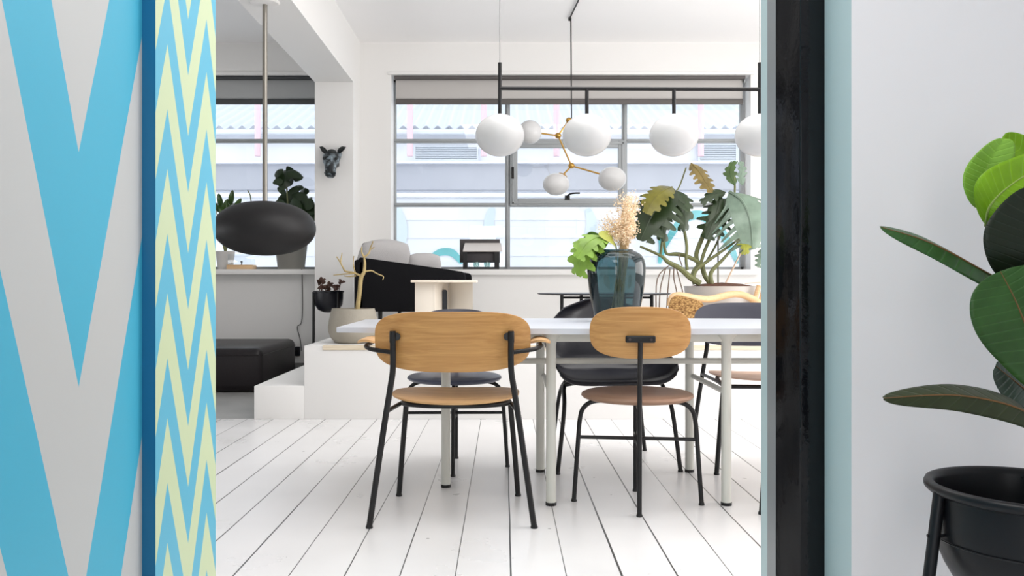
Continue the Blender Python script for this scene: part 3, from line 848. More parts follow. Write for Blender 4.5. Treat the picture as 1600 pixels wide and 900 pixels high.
# ------------------------------------------------------------------ left bay: big black pendant, ottoman, sill things
EY = 5.59
ec = P(414, 357, EY); et = Vector((ec.x, EY, 2.80))
t = thing('pod_pendant', 'huge matt black ellipsoid pendant hanging on a metal pole from the ceiling beam', 'lamp', et)
q = MB(); k = EY / FPX
pr = [(78 * k * math.sin(PI * i / 48) ** .92, -42.5 * k * math.copysign(abs(math.cos(PI * i / 48)) ** .96, math.cos(PI * i / 48))) for i in range(49)]; pr[0] = (0, pr[0][1]); pr[-1] = (0, pr[-1][1])
q.lathe(pr, ec - et, 64, cap=False); q.build('shade', mat('matt_black_shell', (17, 16, 18), .55, bump=.02), t, angle=80)
q = MB(); q.tube([ec - et + Vector((0, 0, 40 * k)), (0, 0, -.02)], .0165, 16); q.build('pole', mat('steel_pole', (150, 146, 138), .28, .75), t)
q = MB(); q.lathe([(.03, -.02), (.09, -.014), (.098, -.006), (.098, 0)], (0, 0, 0), 32); q.build('canopy', WHITE, t)

oc = Vector((-2.72, 7.45, 0))
q = MB(); q.box(-.75, .72, -.58, .58, .005, .372, .06)
t = tag(q.build('ottoman', LEATHER), 'low dark aubergine leather ottoman on the concrete floor', 'ottoman')
t.location = (oc.x, oc.y, 0)
for x in (-.6, .58):
    for y in (-.45, .45):
        q = MB(); q.box(x - .03, x + .03, y - .03, y + .03, 0, .02); q.build('foot', BLACK_METAL, t)
q = MB(); q.tube([(-.75 + .02, -.582, .31), (.70, -.582, .31)], .004, 6); q.tube([(.722, -.55, .31), (.722, .55, .31)], .004, 6); q.build('seam', LEATHER, t)

o = MB(); s0, s1 = P(455.5, 556, 8.19), P(469, 541.5, 8.19)
o.box(s0.x, s1.x, 8.175, 8.2, s0.z, s1.z, .006); o = o.build('wall_socket', BLACK_SATIN); tag(o, 'black wall socket plate low on the wall beside the ottoman', 'socket')
q = MB()
for k in (.33, .67):
    xx = s0.x + (s1.x - s0.x) * k; q.lathe([(.016, -.002), (.016, .002)], (0, 0, 0), 14, M=Matrix.Translation((xx, 8.1745, (s0.z + s1.z) / 2)) @ Matrix.Rotation(PI / 2, 4, 'X'))
q.build('outlet', BLACK_METAL, o)
q = MB(); q.tube([P(471.5, 421, 8.05), P(472, 430, 8.185), P(472, 498, 8.185), P(464.5, 511, 8.185), P(469, 530, 8.185), P(471, 548, 8.185)], .004, 6, 5)
tag(q.build('power_cord', mat('grey_cord', (78, 76, 74), .6)), 'thin dark cord hanging from the left sill down the wall', 'cord')

# potted foliage on the left sill
py0 = P(455, 420, 8.22); py0.z = ZS
t = thing('potted_ficus', 'bushy dark green plant in a tapered grey pot on the left sill', 'plant', py0)
k = 8.22 / FPX
q = MB(); q.lathe([(0, 0), (19.5 * k, 0), (20.5 * k, .01), (26 * k, .30), (26 * k, .31), (24.5 * k, .31), (23.5 * k, .28)], (0, 0, 0), 32, cap=False); q.build('pot', mat('dark_grey_pot', (134, 132, 126), .7, bump=.1), t)
q = MB(); q.lathe([(0, .285), (23.6 * k, .28)], (0, 0, 0), 24, cap=False); q.build('soil', SOIL, t)
rs = random.Random(11)
p = lambda px, py, Y=8.22: P(px, py, Y) - py0
qst = MB()
tops = [(448, 290), (462, 310), (476, 318), (446, 320), (486, 326)]
for (a, c) in tops: qst.tube([(0, 0, .27), p((455 + a) / 2, 350), p(a, c)], .008, 6, 4)
qst.build('stems', STEM, t)
blobs = [(446, 273, 15), (438, 278, 12), (460, 272, 12), (452, 282, 14), (440, 298, 8), (458, 303, 14), (448, 310, 15), (468, 308, 14), (476, 300, 10), (446, 322, 15), (462, 322, 16), (478, 318, 14), (470, 332, 14), (486, 325, 12), (488, 338, 10), (438, 318, 10), (452, 334, 14), (482, 334, 12), (466, 294, 10), (445, 288, 10), (436, 270, 9), (454, 268, 10), (466, 278, 8), (434, 284, 8), (430, 326, 9), (484, 312, 8), (456, 322, 11), (470, 320, 11), (489, 330, 8), (444, 330, 10), (461, 338, 10)]
for (a, c, r) in blobs:
    q = MB(); ctr = p(a, c, 8.22 + rs.uniform(-.12, .12)); L = r * k * 1.0
    d = Vector((rs.uniform(-1, 1), rs.uniform(-.4, .4), rs.uniform(-.2, 1))).normalized(); s = d.cross(Vector((rs.uniform(-.4, .4), -1, rs.uniform(-.2, .7)))).normalized()
    q.leaf([ctr - d * L, ctr + Vector((0, -.01, .01)), ctr + d * L], s * -1, s, L * .7, n=10, m=2, droop=.25); q.build('leaf', LEAF_DARK, t)

py1 = P(352, 420, 8.26); py1.z = ZS
t = thing('potted_plant', 'low leafy plant at the far left of the left sill behind the black pendant', 'plant', py1)
q = MB(); q.lathe([(0, 0), (.07, 0), (.095, .18), (.088, .18), (.08, .16), (0, .16)], (0, 0, 0), 24, cap=False); q.build('pot', POT_WHITE, t)
p = lambda px, py, Y=8.26: P(px, py, Y) - py1
qst = MB()
lv = [(338, 322, -10, 14), (344, 312, -3, 14), (352, 322, 6, 16), (362, 308, 3, 16), (372, 318, 8, 12), (334, 318, -8, 12), (358, 326, -6, 14), (347, 330, -9, 14), (368, 328, 10, 12)]
for (a, c, dx, r) in lv:
    qst.tube([(0, 0, .15), p((352 + a) / 2, 360), p(a - dx * .5, c + 10)], .005, 6, 4)
    q = MB(); e0 = p(a - dx * .6, c + r * .8); e1 = p(a + dx * .6, c - r * .7, 8.22); q.leaf([e0, (e0 + e1) / 2 + Vector((.01, -.02, 0)), e1], (-.8, -.5, .2), (.8, -.5, -.1), .036, n=8, m=2); q.build('leaf', LEAF_MID, t)
qst.tube([p(396, 340), p(391, 305), p(387, 297)], .006, 6); qst.build('stems', STEM, t)

g0 = P(377.5, 420, 8.2); g0.z = ZS
t = thing('glass_box', 'small clear glass box on a pale wooden base on the left sill', 'box', g0)
q = MB(); q.box(-.125, .125, -.08, .08, 0, .045, .006); q.build('base', PALE_WOOD, t)
q = MB(); q.box(-.115, .115, -.07, .07, .045, .15, .003); q.build('glass_cover', glass_mat('clear_box_glass', refl=.12), t)
q = MB(); q.tube([(0, 0, .045), (0, 0, .07)], .006, 8); q.ball((0, 0, .075), .012, .012, .008); q.build('knob', BLACK_METAL, t)

# animal head on the column
hy = 7.84
h0 = P(521, 254, hy)
t = thing('animal_head', 'small dark mottled donkey head sculpture mounted on the white column', 'sculpture', h0)
def mott():
    m = mat('mottled_slate', (58, 66, 72), .4, bump=.35, bscale=28)
    nt = m.node_tree; bs = nt.nodes['Principled BSDF']; tc = nt.nodes.new('ShaderNodeTexCoord'); n = nt.nodes.new('ShaderNodeTexNoise'); n.inputs['Scale'].default_value = 22; n.inputs['Detail'].default_value = 3
    r = nt.nodes.new('ShaderNodeValToRGB'); r.color_ramp.elements[0].position = .45; r.color_ramp.elements[0].color = srgb(26, 32, 36); r.color_ramp.elements[1].position = .72; r.color_ramp.elements[1].color = srgb(150, 164, 172)
    nt.links.new(tc.outputs['Object'], n.inputs['Vector']); nt.links.new(n.outputs['Fac'], r.inputs['Fac']); nt.links.new(r.outputs['Color'], bs.inputs['Base Color']); return m
MOT = mott(); DKH = mat('dark_slate', (36, 40, 40), .45, bump=.2)
k = hy / FPX
q = MB()
secs = [(15 * k, .0, 13.5 * k, .07), (11 * k, -.05, 14.5 * k, .075), (5 * k, -.085, 14 * k, .075), (-2 * k, -.11, 12 * k, .065), (-9 * k, -.13, 9.5 * k, .055), (-15 * k, -.145, 8.5 * k, .048), (-20 * k, -.15, 9 * k, .046), (-24 * k, -.14, 7.5 * k, .038), (-26.5 * k, -.12, 4 * k, .02)]
rings = []
for (z, y, rx, ry) in secs:
    rings.append([q.bm.verts.new((rx * math.cos(a) * (1 - .12 * max(0, -math.sin(a))), y + ry * math.sin(a), z)) for a in [2 * PI * i / 20 for i in range(20)]])
for a, c in zip(rings[:-1], rings[1:]):
    for i in range(20): q.face([a[i], a[(i + 1) % 20], c[(i + 1) % 20], c[i]])
q.face(rings[0]); q.face(list(reversed(rings[-1])))
q.box(-.06, .06, -.09, 0, -8 * k, 12 * k, .02)
q.build('head', MOT, t)
for s in (-1, 1):
    q = MB(); q.leaf([Vector((s * 9 * k, -.04, 14 * k)), Vector((s * 13 * k, -.05, 18 * k)), Vector((s * 18 * k, -.05, 23.5 * k))], (-.6 * s, -.5, .6), (.6 * s, -.5, -.6), .026, lambda u: (math.sin(PI * (u * .9 + .08)) ** .7))
    for f in list(q.bm.faces): pass
    q.ball(Vector((s * 13.5 * k, -.035, 18 * k)), .015, .013, .055, 12, 8, M=Matrix.Rotation(s * .85, 4, 'Y')); q.build('ear', DKH, t)
    q = MB(); q.ball(Vector((s * 9.5 * k, -.145, 3 * k)), .014, .012, .016, 12, 8); q.build('eye', DKH, t)
    q = MB(); q.ball(Vector((s * 4.5 * k, -.19, -17 * k)), .01, .008, .013, 10, 6); q.build('nostril', DKH, t)
q = MB(); q.tube([(-8 * k, -.16, -19.5 * k), (0, -.197, -19 * k), (8 * k, -.16, -19.5 * k)], .007, 8, 5); q.build('mouth', DKH, t)
q = MB(); q.ball((0, -.075, 14 * k), .045, .05, .03, 14, 8); q.build('forelock', DKH, t)

# ------------------------------------------------------------------ platform furniture
# plant stand with bowl on the lower step
SY = 7.2
s0 = Vector(((513.5 - CX) * SY / FPX, SY, .2225)); k = SY / FPX
t = thing('plant_stand', 'black footed bowl planter with dry succulent on the low step', 'planter', s0)
z = lambda py: H + (CY - py) * k - .2225
q = MB(); q.lathe([(0, z(488.5)), (.04, z(488)), (.09, z(484)), (.118, z(476)), (.124, z(466)), (.125, z(457)), (.132, z(456.5)), (.132, z(454.5)), (.122, z(454.5)), (.118, z(462)), (0, z(462))], (0, 0, 0), 36, cap=False); q.build('bowl', BLACK_SATIN, t)
for a in (200, 320, 80):
    a = math.radians(a); c, s = math.cos(a), math.sin(a)
    q = MB(); q.tube([(.128 * c, .128 * s, z(456)), (.128 * c, .128 * s, 0)], .012, 8); q.build('leg', BLACK_METAL, t)
q = MB(); q.lathe([(0, z(459)), (.117, z(460))], (0, 0, 0), 24, cap=False); q.build('soil', SOIL, t)
rs = random.Random(5)
DRYL = mat('brown_succulent', (88, 64, 54), .6, vary=.3, vscale=20)
for (a, c, n_) in ((499, 441, 9), (504, 436, 9), (509, 445, 7), (516, 443, 8), (522, 447, 7), (528, 448, 6), (534, 437, 4), (502, 448, 9), (496, 439, 3), (511, 450, 8), (524, 451, 6)):
    q = MB(); tip = P(a, c, SY + rs.uniform(-.04, .04)) - s0; b0_ = Vector((tip.x * .75, tip.y * .6, z(459)))
    q.tube([b0_, b0_ * .5 + tip * .5 + Vector((rs.uniform(-.01, .01), 0, 0)), tip], .004, 6, 3)
    for j in range(n_):
        d = Vector((rs.uniform(-1, 1), rs.uniform(-1, .6), rs.uniform(-.3, .9))).normalized() * rs.uniform(.026, .04)
        sd_ = d.cross(Vector((0, -1, .3))).normalized(); st_ = tip + (b0_ - tip) * rs.uniform(0, .35)
        q.leaf([st_, st_ + d * .5 + Vector((0, 0, .004)), st_ + d], sd_ * -1, sd_, .011, n=6, m=1)
    q.build('sprig', DRYL, t)

# grey pot with bare branch
GY = 5.86
g0 = P(552, 540, GY); g0.z = .49; k = GY / FPX
t = thing('branch_pot', 'rounded grey stoneware pot holding a bare pale branch on the platform edge', 'pot', g0)
hh = H + (CY - 482) * k - .49
q = MB(); q.lathe([(0, 0), (24 * k, 0), (29 * k, .006), (35 * k, .04), (38.5 * k, .08), (38.8 * k, .115), (37.5 * k, .16), (35 * k, .21), (33 * k, hh), (31.5 * k, hh), (33 * k, hh - .03), (34 * k, .15)], (0, 0, 0), 48, cap=False); q.build('pot', POT_GREY, t)
q = MB(); q.lathe([(0, .19), (33.5 * k, .19)], (0, 0, 0), 32, cap=False); q.build('soil', SOIL, t)
p = lambda px, py, dy=0: P(px, py, GY + dy) - g0
q = MB()
q.tube([p(557, 515), p(559, 480), p(562, 455), p(564, 435), p(569, 426)], [.018, .0165, .0155, .0155, .012], 10, 4)
for path, r in (([(569, 426), (570, 412), (569, 402)], .012), ([(569, 402), (576, 396), (579, 387), (583, 377)], .007), ([(569, 402), (565, 394), (565.5, 386)], .007),
                ([(579, 390), (585, 386)], .004), ([(563, 431), (552, 426), (540, 424), (536, 418), (531, 409), (526, 401)], .0075), ([(532, 411), (533, 403), (534.5, 395)], .005),
                ([(555, 427), (540, 428), (521, 430)], .006), ([(556, 431), (545, 432), (538, 431)], .0055), ([(571, 424), (579, 423), (584, 424)], .0065), ([(583, 424), (590, 428), (599, 432), (598, 437)], .005),
                ([(555, 427), (552, 412), (553, 400)], .0045)):
    q.tube([p(a, c, (i % 3) * .02 - .02) if i else p(a, c) for i, (a, c) in enumerate(path)], [r * (1 - .45 * i / (len(path) - 1)) for i in range(len(path))], 8, 4)
q.build('branch', BARK, t)

# black armchair / sofa seen from the side
SY0 = 6.42
s0 = Vector((P(560, 440, SY0).x, SY0, .49))
t = thing('sofa', 'black upholstered sofa seen side-on with grey cushions on the platform', 'sofa', s0)
p = lambda px, py, dy=0: P(px, py, SY0) - s0 + Vector((0, dy, 0))
poly = [p(560, 487), p(560, 404), p(563, 402), p(700, 421), p(722, 424.5), p(726, 427.5), p(727, 433), p(727, 487)]
q = MB(); q.prism(poly, (0, .07, 0), .012); q.build('side_panel', FABRIC_DARK, t)
q = MB(); q.prism([a + Vector((0, 1.25, 0)) for a in poly], (0, .07, 0), .012); q.build('side_panel', FABRIC_DARK, t)
q = MB(); q.box(-.035, .05, .0, 1.32, .20, .60, .02); q.build('back_panel', FABRIC_DARK, t)
q = MB(); q.box(.05, .80, .075, 1.245, .20, .27, .02); q.build('base', FABRIC_DARK, t)
q = MB(); q.box(.06, .80, .08, 1.24, .27, .42, .05); q.build('seat_cushion', mat('charcoal_wool', (48, 48, 52), .9), t)
for x, y in ((.06, .06), (.72, .06), (.06, 1.26), (.72, 1.26)):
    q = MB(); q.lathe([(.012, 0), (.018, .2)], (x + .1, y, 0), 12); q.build('leg', BLACK_METAL, t)
def cushion(label, c, sx, sy, sz, M, m):
    q = MB(); n = 22
    def fn(sign):
        def f(u, v):
            a, b_ = 2 * u - 1, 2 * v - 1
            x = a * math.sqrt(1 - .32 * b_ * b_); z = b_ * math.sqrt(1 - .32 * a * a)
            th = max(0, (1 - a ** 4) * (1 - b_ ** 4)) ** .5
            return Vector((sign * sx * th, sy * x, sz * z))
        return f
    q.grid(fn(1), n, n); q.grid(fn(-1), n, n)
    bmesh.ops.remove_doubles(q.bm, verts=q.bm.verts, dist=1e-5)
    bmesh.ops.transform(q.bm, matrix=M, verts=q.bm.verts)
    o = q.build('cushion', m, angle=70); o.location = c
    return tag(o, label, 'cushion')
cc = P(600, 414, 6.9)
cushion('large pale grey cushion leaning at the back end of the black sofa', cc, .09, .24, .215, Matrix.Rotation(-1.05, 4, 'Z') @ Matrix.Rotation(.22, 4, 'Y'), FABRIC_GREY)
cc = P(660, 423, 7.05)
cushion('smaller grey cushion lying toward the front of the black sofa', cc, .07, .17, .16, Matrix.Rotation(-1.0, 4, 'Z') @ Matrix.Rotation(.35, 4, 'Y'), FABRIC_GREY)

# beige side table
TY2 = 5.98
s0 = P(695.5, 437.5, TY2); zt = s0.z; s0.z = .49; k = TY2 / FPX
t = thing('side_table', 'cream side table of crossed panels with a dark slot, behind the oak armchair', 'side table', s0)
q = MB(); q.box(-50 * k, 50 * k, -.16, .18, zt - .49 - .018, zt - .49, .004); q.build('top', PALE_WOOD if False else mat('cream_laminate', (240, 228, 212), .5), t)
hz = zt - .49 - .018
q = MB(); q.box(-45 * k, -17 * k, -.10, -.08, 0, hz, .002); q.build('panel', BEIGE, t)
q = MB(); q.prism([Vector((-17 * k, -.10, 0)), Vector((-17 * k + .012, -.10, 0)), Vector((4 * k, .10, 0)), Vector((4 * k - .016, .10, 0))], (0, 0, hz)); q.build('panel', BEIGE, t)
q = MB(); q.prism([Vector((44 * k, -.10, 0)), Vector((44 * k, -.082, 0)), Vector((6 * k, .10, 0)), Vector((4 * k, .088, 0))], (0, 0, hz)); q.build('panel', BEIGE, t)
q = MB(); zz = hz - 11 * k
poly = [Vector((-4 * k, -.0, 0)), Vector((3.2 * k, 0, 0)), Vector((3.2 * k, 0, zz - .012)), Vector((1.5 * k, 0, zz - .002)), Vector((-.5 * k, 0, zz)), Vector((-2.5 * k, 0, zz - .002)), Vector((-4 * k, 0, zz - .012))]  # black panel stands in for the shade inside the slot cutout
q.prism(poly, (0, .02, 0)); o = q.build('slot_shade_panel', BLACK_SATIN, t); o['label'] = 'black panel standing in for the shaded slot'

# black stand with pale lid on the sill
by = 8.24
s0 = P(753, 421, by); s0.z = ZS; k = by / FPX
t = thing('display_stand', 'small black frame stand with a slanted pale lid on the wide window sill', 'stand', s0)
zz = lambda py: H + (CY - py) * k - ZS
q = MB(); q.box(-35 * k, 28 * k, .05, .075, zz(410), zz(373.5), .003); q.build('back_panel', mat('charcoal_board', (70, 66, 66), .6), t)
q = MB(); pl4 = [Vector((-29 * k, -.10, zz(394))), Vector((32 * k, -.10, zz(394))), Vector((30 * k, .05, zz(381))), Vector((-27 * k, .05, zz(381)))]
q.prism(pl4, (0, -.002, .012), .002); q.build('lid', mat('pale_board', (214, 208, 204), .6), t)
q = MB(); q.box(-27 * k, 27 * k, -.05, .05, zz(409), zz(395.5), .003); q.build('tray', mat('charcoal_tray', (62, 58, 60), .5), t)
q = MB()
q.box(-29 * k, -22.5 * k, -.09, -.06, 0, zz(394)); q.box(19.5 * k, 27 * k, -.09, -.06, 0, zz(394)); q.box(-29 * k, -22.5 * k, .03, .06, 0, zz(394)); q.box(19.5 * k, 27 * k, .03, .06, 0, zz(394)); q.box(-29 * k, 27 * k, -.08, -.07, 0, .02)
q.build('leg_frame', BLACK_METAL, t, smooth=False)
TUM = glass_mat('tumbler_glass', (.8, .9, .88), .2)
q = MB(); q.lathe([(.02, 0), (.034, .03), (.034, .075), (.03, .075), (.03, .01)], (8 * k, 0, .02), 16, cap=False); q.build('glass_cup', TUM, t)
q = MB(); q.lathe([(.02, 0), (.03, .03), (.03, .07), (.027, .07), (.026, .01)], (-9 * k, 0, .02), 16, cap=False); q.build('glass_cup', TUM, t)

# coffee table behind the dining table
cy = 6.3
s0 = P(943, 458, cy); zt = s0.z; s0.z = .49; k = cy / FPX
t = thing('coffee_table', 'thin black round coffee table on the platform behind the vase', 'table', s0)
q = MB(); q.lathe([(0, zt - .49 - .012), (100 * k, zt - .49 - .012), (103.5 * k, zt - .49 - .005), (103.5 * k, zt - .49), (0, zt - .49)], (0, 0, 0), 64, 1, .8, cap=False); q.build('top', BLACK_SATIN, t)
for x, y in ((-68, -.2), (68, -.2), (-30, .25), (40, .25)):
    q = MB(); q.tube([(x * k, y, zt - .49 - .012), (x * k, y, 0)], .013, 10); q.build('leg', BLACK_METAL, t)
q = MB(); q.tube([(-68 * k, -.2, zt - .52), (68 * k, -.2, zt - .52)], .008, 8); q.build('rail', BLACK_METAL, t)

# woven chair with bent pale wood rail
wy = 5.9
s0 = P(1110, 470, wy); s0.z = .49; k = wy / FPX
t = thing('woven_chair', 'low chair with woven seagrass back and curved pale wood rail on the platform', 'chair', s0)
def weave():
    m = bpy.data.materials.new('woven_seagrass'); m.use_nodes = True; nt = m.node_tree; bs = nt.nodes['Principled BSDF']
    tc = nt.nodes.new('ShaderNodeTexCoord'); mp = nt.nodes.new('ShaderNodeMapping'); mp.inputs['Rotation'].default_value = (0, .5, 0); mp.inputs['Scale'].default_value = (60, 20, 120); nt.links.new(tc.outputs['Object'], mp.inputs['Vector'])
    v = nt.nodes.new('ShaderNodeTexVoronoi'); v.inputs['Scale'].default_value = 1.0; nt.links.new(mp.outputs['Vector'], v.inputs['Vector'])
    r = nt.nodes.new('ShaderNodeValToRGB'); r.color_ramp.elements[0].color = srgb(214, 172, 108); r.color_ramp.elements[1].color = srgb(120, 82, 40); r.color_ramp.elements[1].position = .75
    nt.links.new(v.outputs['Distance'], r.inputs['Fac']); nt.links.new(r.outputs['Color'], bs.inputs['Base Color']); bs.inputs['Roughness'].default_value = .8
    bp = nt.nodes.new('ShaderNodeBump'); bp.inputs['Strength'].default_value = .8; bp.inputs['Distance'].default_value = .01; bp.invert = True; nt.links.new(v.outputs['Distance'], bp.inputs['Height']); nt.links.new(bp.outputs['Normal'], bs.inputs['Normal'])
    return m
p = lambda px, py, dy=0: P(px, py, wy) - s0 + Vector((0, dy, 0))
q = MB(); poly = [p(1046, 520), p(1046, 474), p(1049, 466), p(1056, 461.5), p(1065, 462), p(1082, 467), p(1096, 471), p(1100, 476), p(1102, 520)]
q.prism(poly, (0, .05, 0), .012); q.build('woven_back', weave(), t)
pr_ = lambda px, py, dy: P(px, py, wy + dy) - s0
q = MB(); q.tube([pr_(1047, 478, .03), pr_(1050, 466, .035), pr_(1057, 462, .04), pr_(1068, 462.5, .05), pr_(1090, 466.5, .10), pr_(1112, 467, .2), pr_(1132, 462, .3), pr_(1148, 459.5, .36), pr_(1164, 462, .38), pr_(1184, 472, .38), pr_(1196, 486, .36)], .026, 12, 5); q.build('bent_rail', PALE_WOOD, t)
q = MB(); q.box(-.28, .34, .05, .46, .10, .16, .02); q.build('seat', PALE_WOOD, t)
for x, y in ((-.25, .08), (.30, .08), (-.25, .43), (.30, .43)):
    q = MB(); q.tube([(x, y, .1), (x, y, 0)], .018, 10); q.build('leg', PALE_WOOD, t)
# slanted slats at the right edge
wy2 = 6.45
s0 = P(1180, 470, wy2); s0.z = .49
t = thing('wooden_trestle', 'pale wooden slanted slats half hidden by the right door frame', 'trestle', s0)
p = lambda px, py, dy=0: P(px, py, wy2) - s0 + Vector((0, dy, 0))
for a, c in (((1162, 497), (1186, 446)), ((1176, 500), (1196, 440)), ((1216, 500), (1196, 440))):
    e0, e1 = p(*a), p(*c); e0.z = 0; 
    q = MB(); q.tube([e0, e1], .019, 8); q.build('slat', PALE_WOOD, t)
q = MB(); q.tube([p(1172, 470), p(1206, 470)], .014, 8); q.tube([p(1167, 487), p(1211, 487)], .014, 8); q.build('rail', PALE_WOOD, t)

# monstera
my = 6.75
s0 = P(1128, 447, my); zt = s0.z; s0.z = .49; k = my / FPX
t = thing('monstera', 'large split-leaf plant with long stems in a wide white bowl pot', 'plant', s0)
hp = zt - .49
q = MB(); q.lathe([(0, 0), (36 * k, 0), (42 * k, .02), (54 * k, hp * .6), (58 * k, hp - .01), (58.5 * k, hp), (56 * k, hp), (54 * k, hp - .05)], (0, 0, 0), 56, cap=False); q.build('pot', POT_WHITE, t)
q = MB(); q.lathe([(0, hp + .03), (30 * k, hp + .018), (56 * k, hp - .01)], (0, 0, 0), 40, cap=False); q.build('soil', SOIL, t)
p = lambda px, py, dy=0.0: P(px, py, my + dy) - s0
q = MB()
for path, r, dy in (([(1000, 385), (1033, 400), (1043, 409), (1062, 419), (1078, 433), (1094, 443)], [.009, .012, .018, .021, .024, .026], -.1),
                ([(1037, 370), (1039, 390), (1043, 397), (1056, 397), (1069, 399), (1087, 407), (1092, 413), (1083, 428), (1086, 444)], [.011, .011, .012, .017, .017, .017, .02, .02, .02], 0),
                ([(1050, 300), (1047, 320), (1040, 350), (1035, 375), (1032, 398)], .011, -.08), ([(1062, 330), (1068, 355), (1073, 384), (1072, 406), (1074, 422)], .013, -.05),
                ([(1112, 340), (1104, 355), (1098, 370), (1088, 397), (1092, 415)], .019, .05), ([(1118, 335), (1112, 365), (1101, 392), (1095, 412)], .014, 0),
                ([(1157, 372), (1123, 396), (1100, 412), (1087, 423), (1082, 438)], [.008, .012, .014, .016, .018], -.06), ([(1154, 378), (1130, 405), (1111, 426), (1113, 446)], [.008, .013, .017, .02], -.08),
                ([(1045, 300), (1059, 296), (1072, 262)], .006, .05), ([(1097, 412), (1101, 430), (1112, 446)], .02, 0), ([(1147, 275), (1148, 300), (1140, 330), (1120, 380), (1104, 408)], .009, .03)):
    q.tube([p(a, c, dy) for a, c in path], r, 8, 4)
q.build('stems', STEM, t)
q = MB()
for path in ([(1045, 415), (1027, 436), (1025, 490), (1024, 540)], [(1040, 420), (1032, 450), (1030, 490), (1031, 540)], [(1047, 420), (1043, 460), (1041, 500), (1040, 540)], [(1053, 419), (1053, 436), (1058, 460), (1062, 500)], [(1057, 420), (1063, 442), (1067, 460), (1068, 500)], [(1060, 397), (1062, 405), (1066, 416)]):
    q.tube([p(a, c, -.1) for a, c in path], .005, 6, 4)
q.build('aerial_roots', ROOT, t)
q = MB(); q.tube([p(1122, 300), p(1122, 446)], .007, 8); q.build('cane', mat('bamboo_grey', (120, 118, 104), .6), t)
q = MB(); q.tube([p(1160, 390), p(1133, 444)], .007, 8); q.tube([p(1188, 441), p(1164, 443)], .004, 6); q.build('dry_stalk', mat('dry_stalk', (226, 200, 176), .7), t)
L_LIT = mat('lit_olive_leaf', (104, 100, 30), .38, vary=.35, vscale=10); L_BROWN = mat('browning_leaf', (112, 96, 48), .45, vary=.45, vscale=14); L_GREY = mat('silvery_green_leaf', (112, 132, 116), .25, vary=.25, vscale=9)
L_DK = mat('deep_green_leaf', (42, 58, 32), .32, vary=.3, vscale=8)
def mleaf(path, side, up, wd, m, **kw):
    q = MB(); fingers(q, path, side, up, wd, **kw); q.build('leaf', m, t)
mleaf([p(1052, 296, -.08), p(1036, 312, -.2), p(1018, 338, -.28), p(1000, 376, -.30)], None, (-.35, -.85, .4), .25, L_DK, n=7, gap=.28, joined=.48, droop=.25)
mleaf([p(1050, 292, -.12), p(1036, 298, -.28), p(1022, 312, -.36), p(1010, 334, -.39)], None, (-.2, -.9, .4), .115, L_LIT, n=6, gap=.18, joined=.62, droop=.15)  # lit half of the dark leaf, its brightness put into the colour
mleaf([p(1054, 297, -.08), p(1066, 310, -.14), p(1070, 330, -.18), p(1068, 362, -.2)], None, (.1, -.95, .2), .1, L_DK, n=5, gap=.26, joined=.5, droop=.3)
mleaf([p(1042, 318, -.1), p(1037, 335, -.16), p(1035, 352, -.2), p(1036, 378, -.2)], None, (.0, -.95, .2), .085, L_DK, n=4, gap=.3, joined=.45, droop=.3)
mleaf([p(1080, 255, .05), p(1092, 268, .0), p(1102, 284, -.04), p(1113, 301, -.06)], None, (.5, -.75, .3), .13, L_BROWN, n=6, gap=.3, joined=.5, droop=.1)
mleaf([p(1136, 310, .02), p(1126, 326, -.04), p(1114, 348, -.1), p(1104, 374, -.12)], None, (-.3, -.9, .3), .16, L_DK, n=6, gap=.34, joined=.4, droop=.3)
mleaf([p(1140, 300, -.05), p(1160, 315, -.15), p(1172, 345, -.22), p(1176, 390, -.24)], None, (-.1, -.9, .4), .31, L_GREY, n=9, gap=.32, joined=.42, droop=.35, sweep=.8)
mleaf([p(1134, 300, .0), p(1120, 302, -.05), p(1108, 308, -.08), p(1095, 318, -.1)], (.3, -.3, .85), (0, -.9, .3), .06, L_DK, n=4, gap=.2, joined=.5, droop=.2)
mleaf([p(1126, 304, .0), p(1122, 322, -.05), p(1116, 340, -.08), p(1108, 356, -.1)], (.9, -.3, .3), (0, -.9, .3), .075, L_DK, n=4, gap=.25, joined=.5, droop=.2)
mleaf([p(1148, 290, .02), p(1142, 276, .02), p(1141, 264, .0), p(1148, 251, -.02)], (.75, -.5, -.2), (0, -.9, .2), .06, LEAF_MID, n=4, gap=.15, joined=.6, droop=.1)
mleaf([p(1160, 290, .05), p(1158, 276, .05), p(1160, 264, .05), p(1157, 252, .05)], (.75, -.5, -.2), (0, -.9, .2), .05, L_GREY, n=4, gap=.3, joined=.4, droop=.1)
mleaf([p(1150, 374, -.1), p(1160, 378, -.2), p(1166, 385, -.25), p(1164, 398, -.28)], (.85, -.3, -.3), (0, -.9, .3), .06, mat('yellowing_leaf', (136, 140, 48), .4, vary=.3), n=4, gap=.25, joined=.5, droop=.2)
mleaf([p(1196, 385, .1), p(1190, 398, .05), p(1187, 408, .02), p(1184, 418, 0)], (.8, -.4, -.2), (0, -.9, .3), .05, L_GREY, n=4, gap=.3, joined=.4, droop=.2)

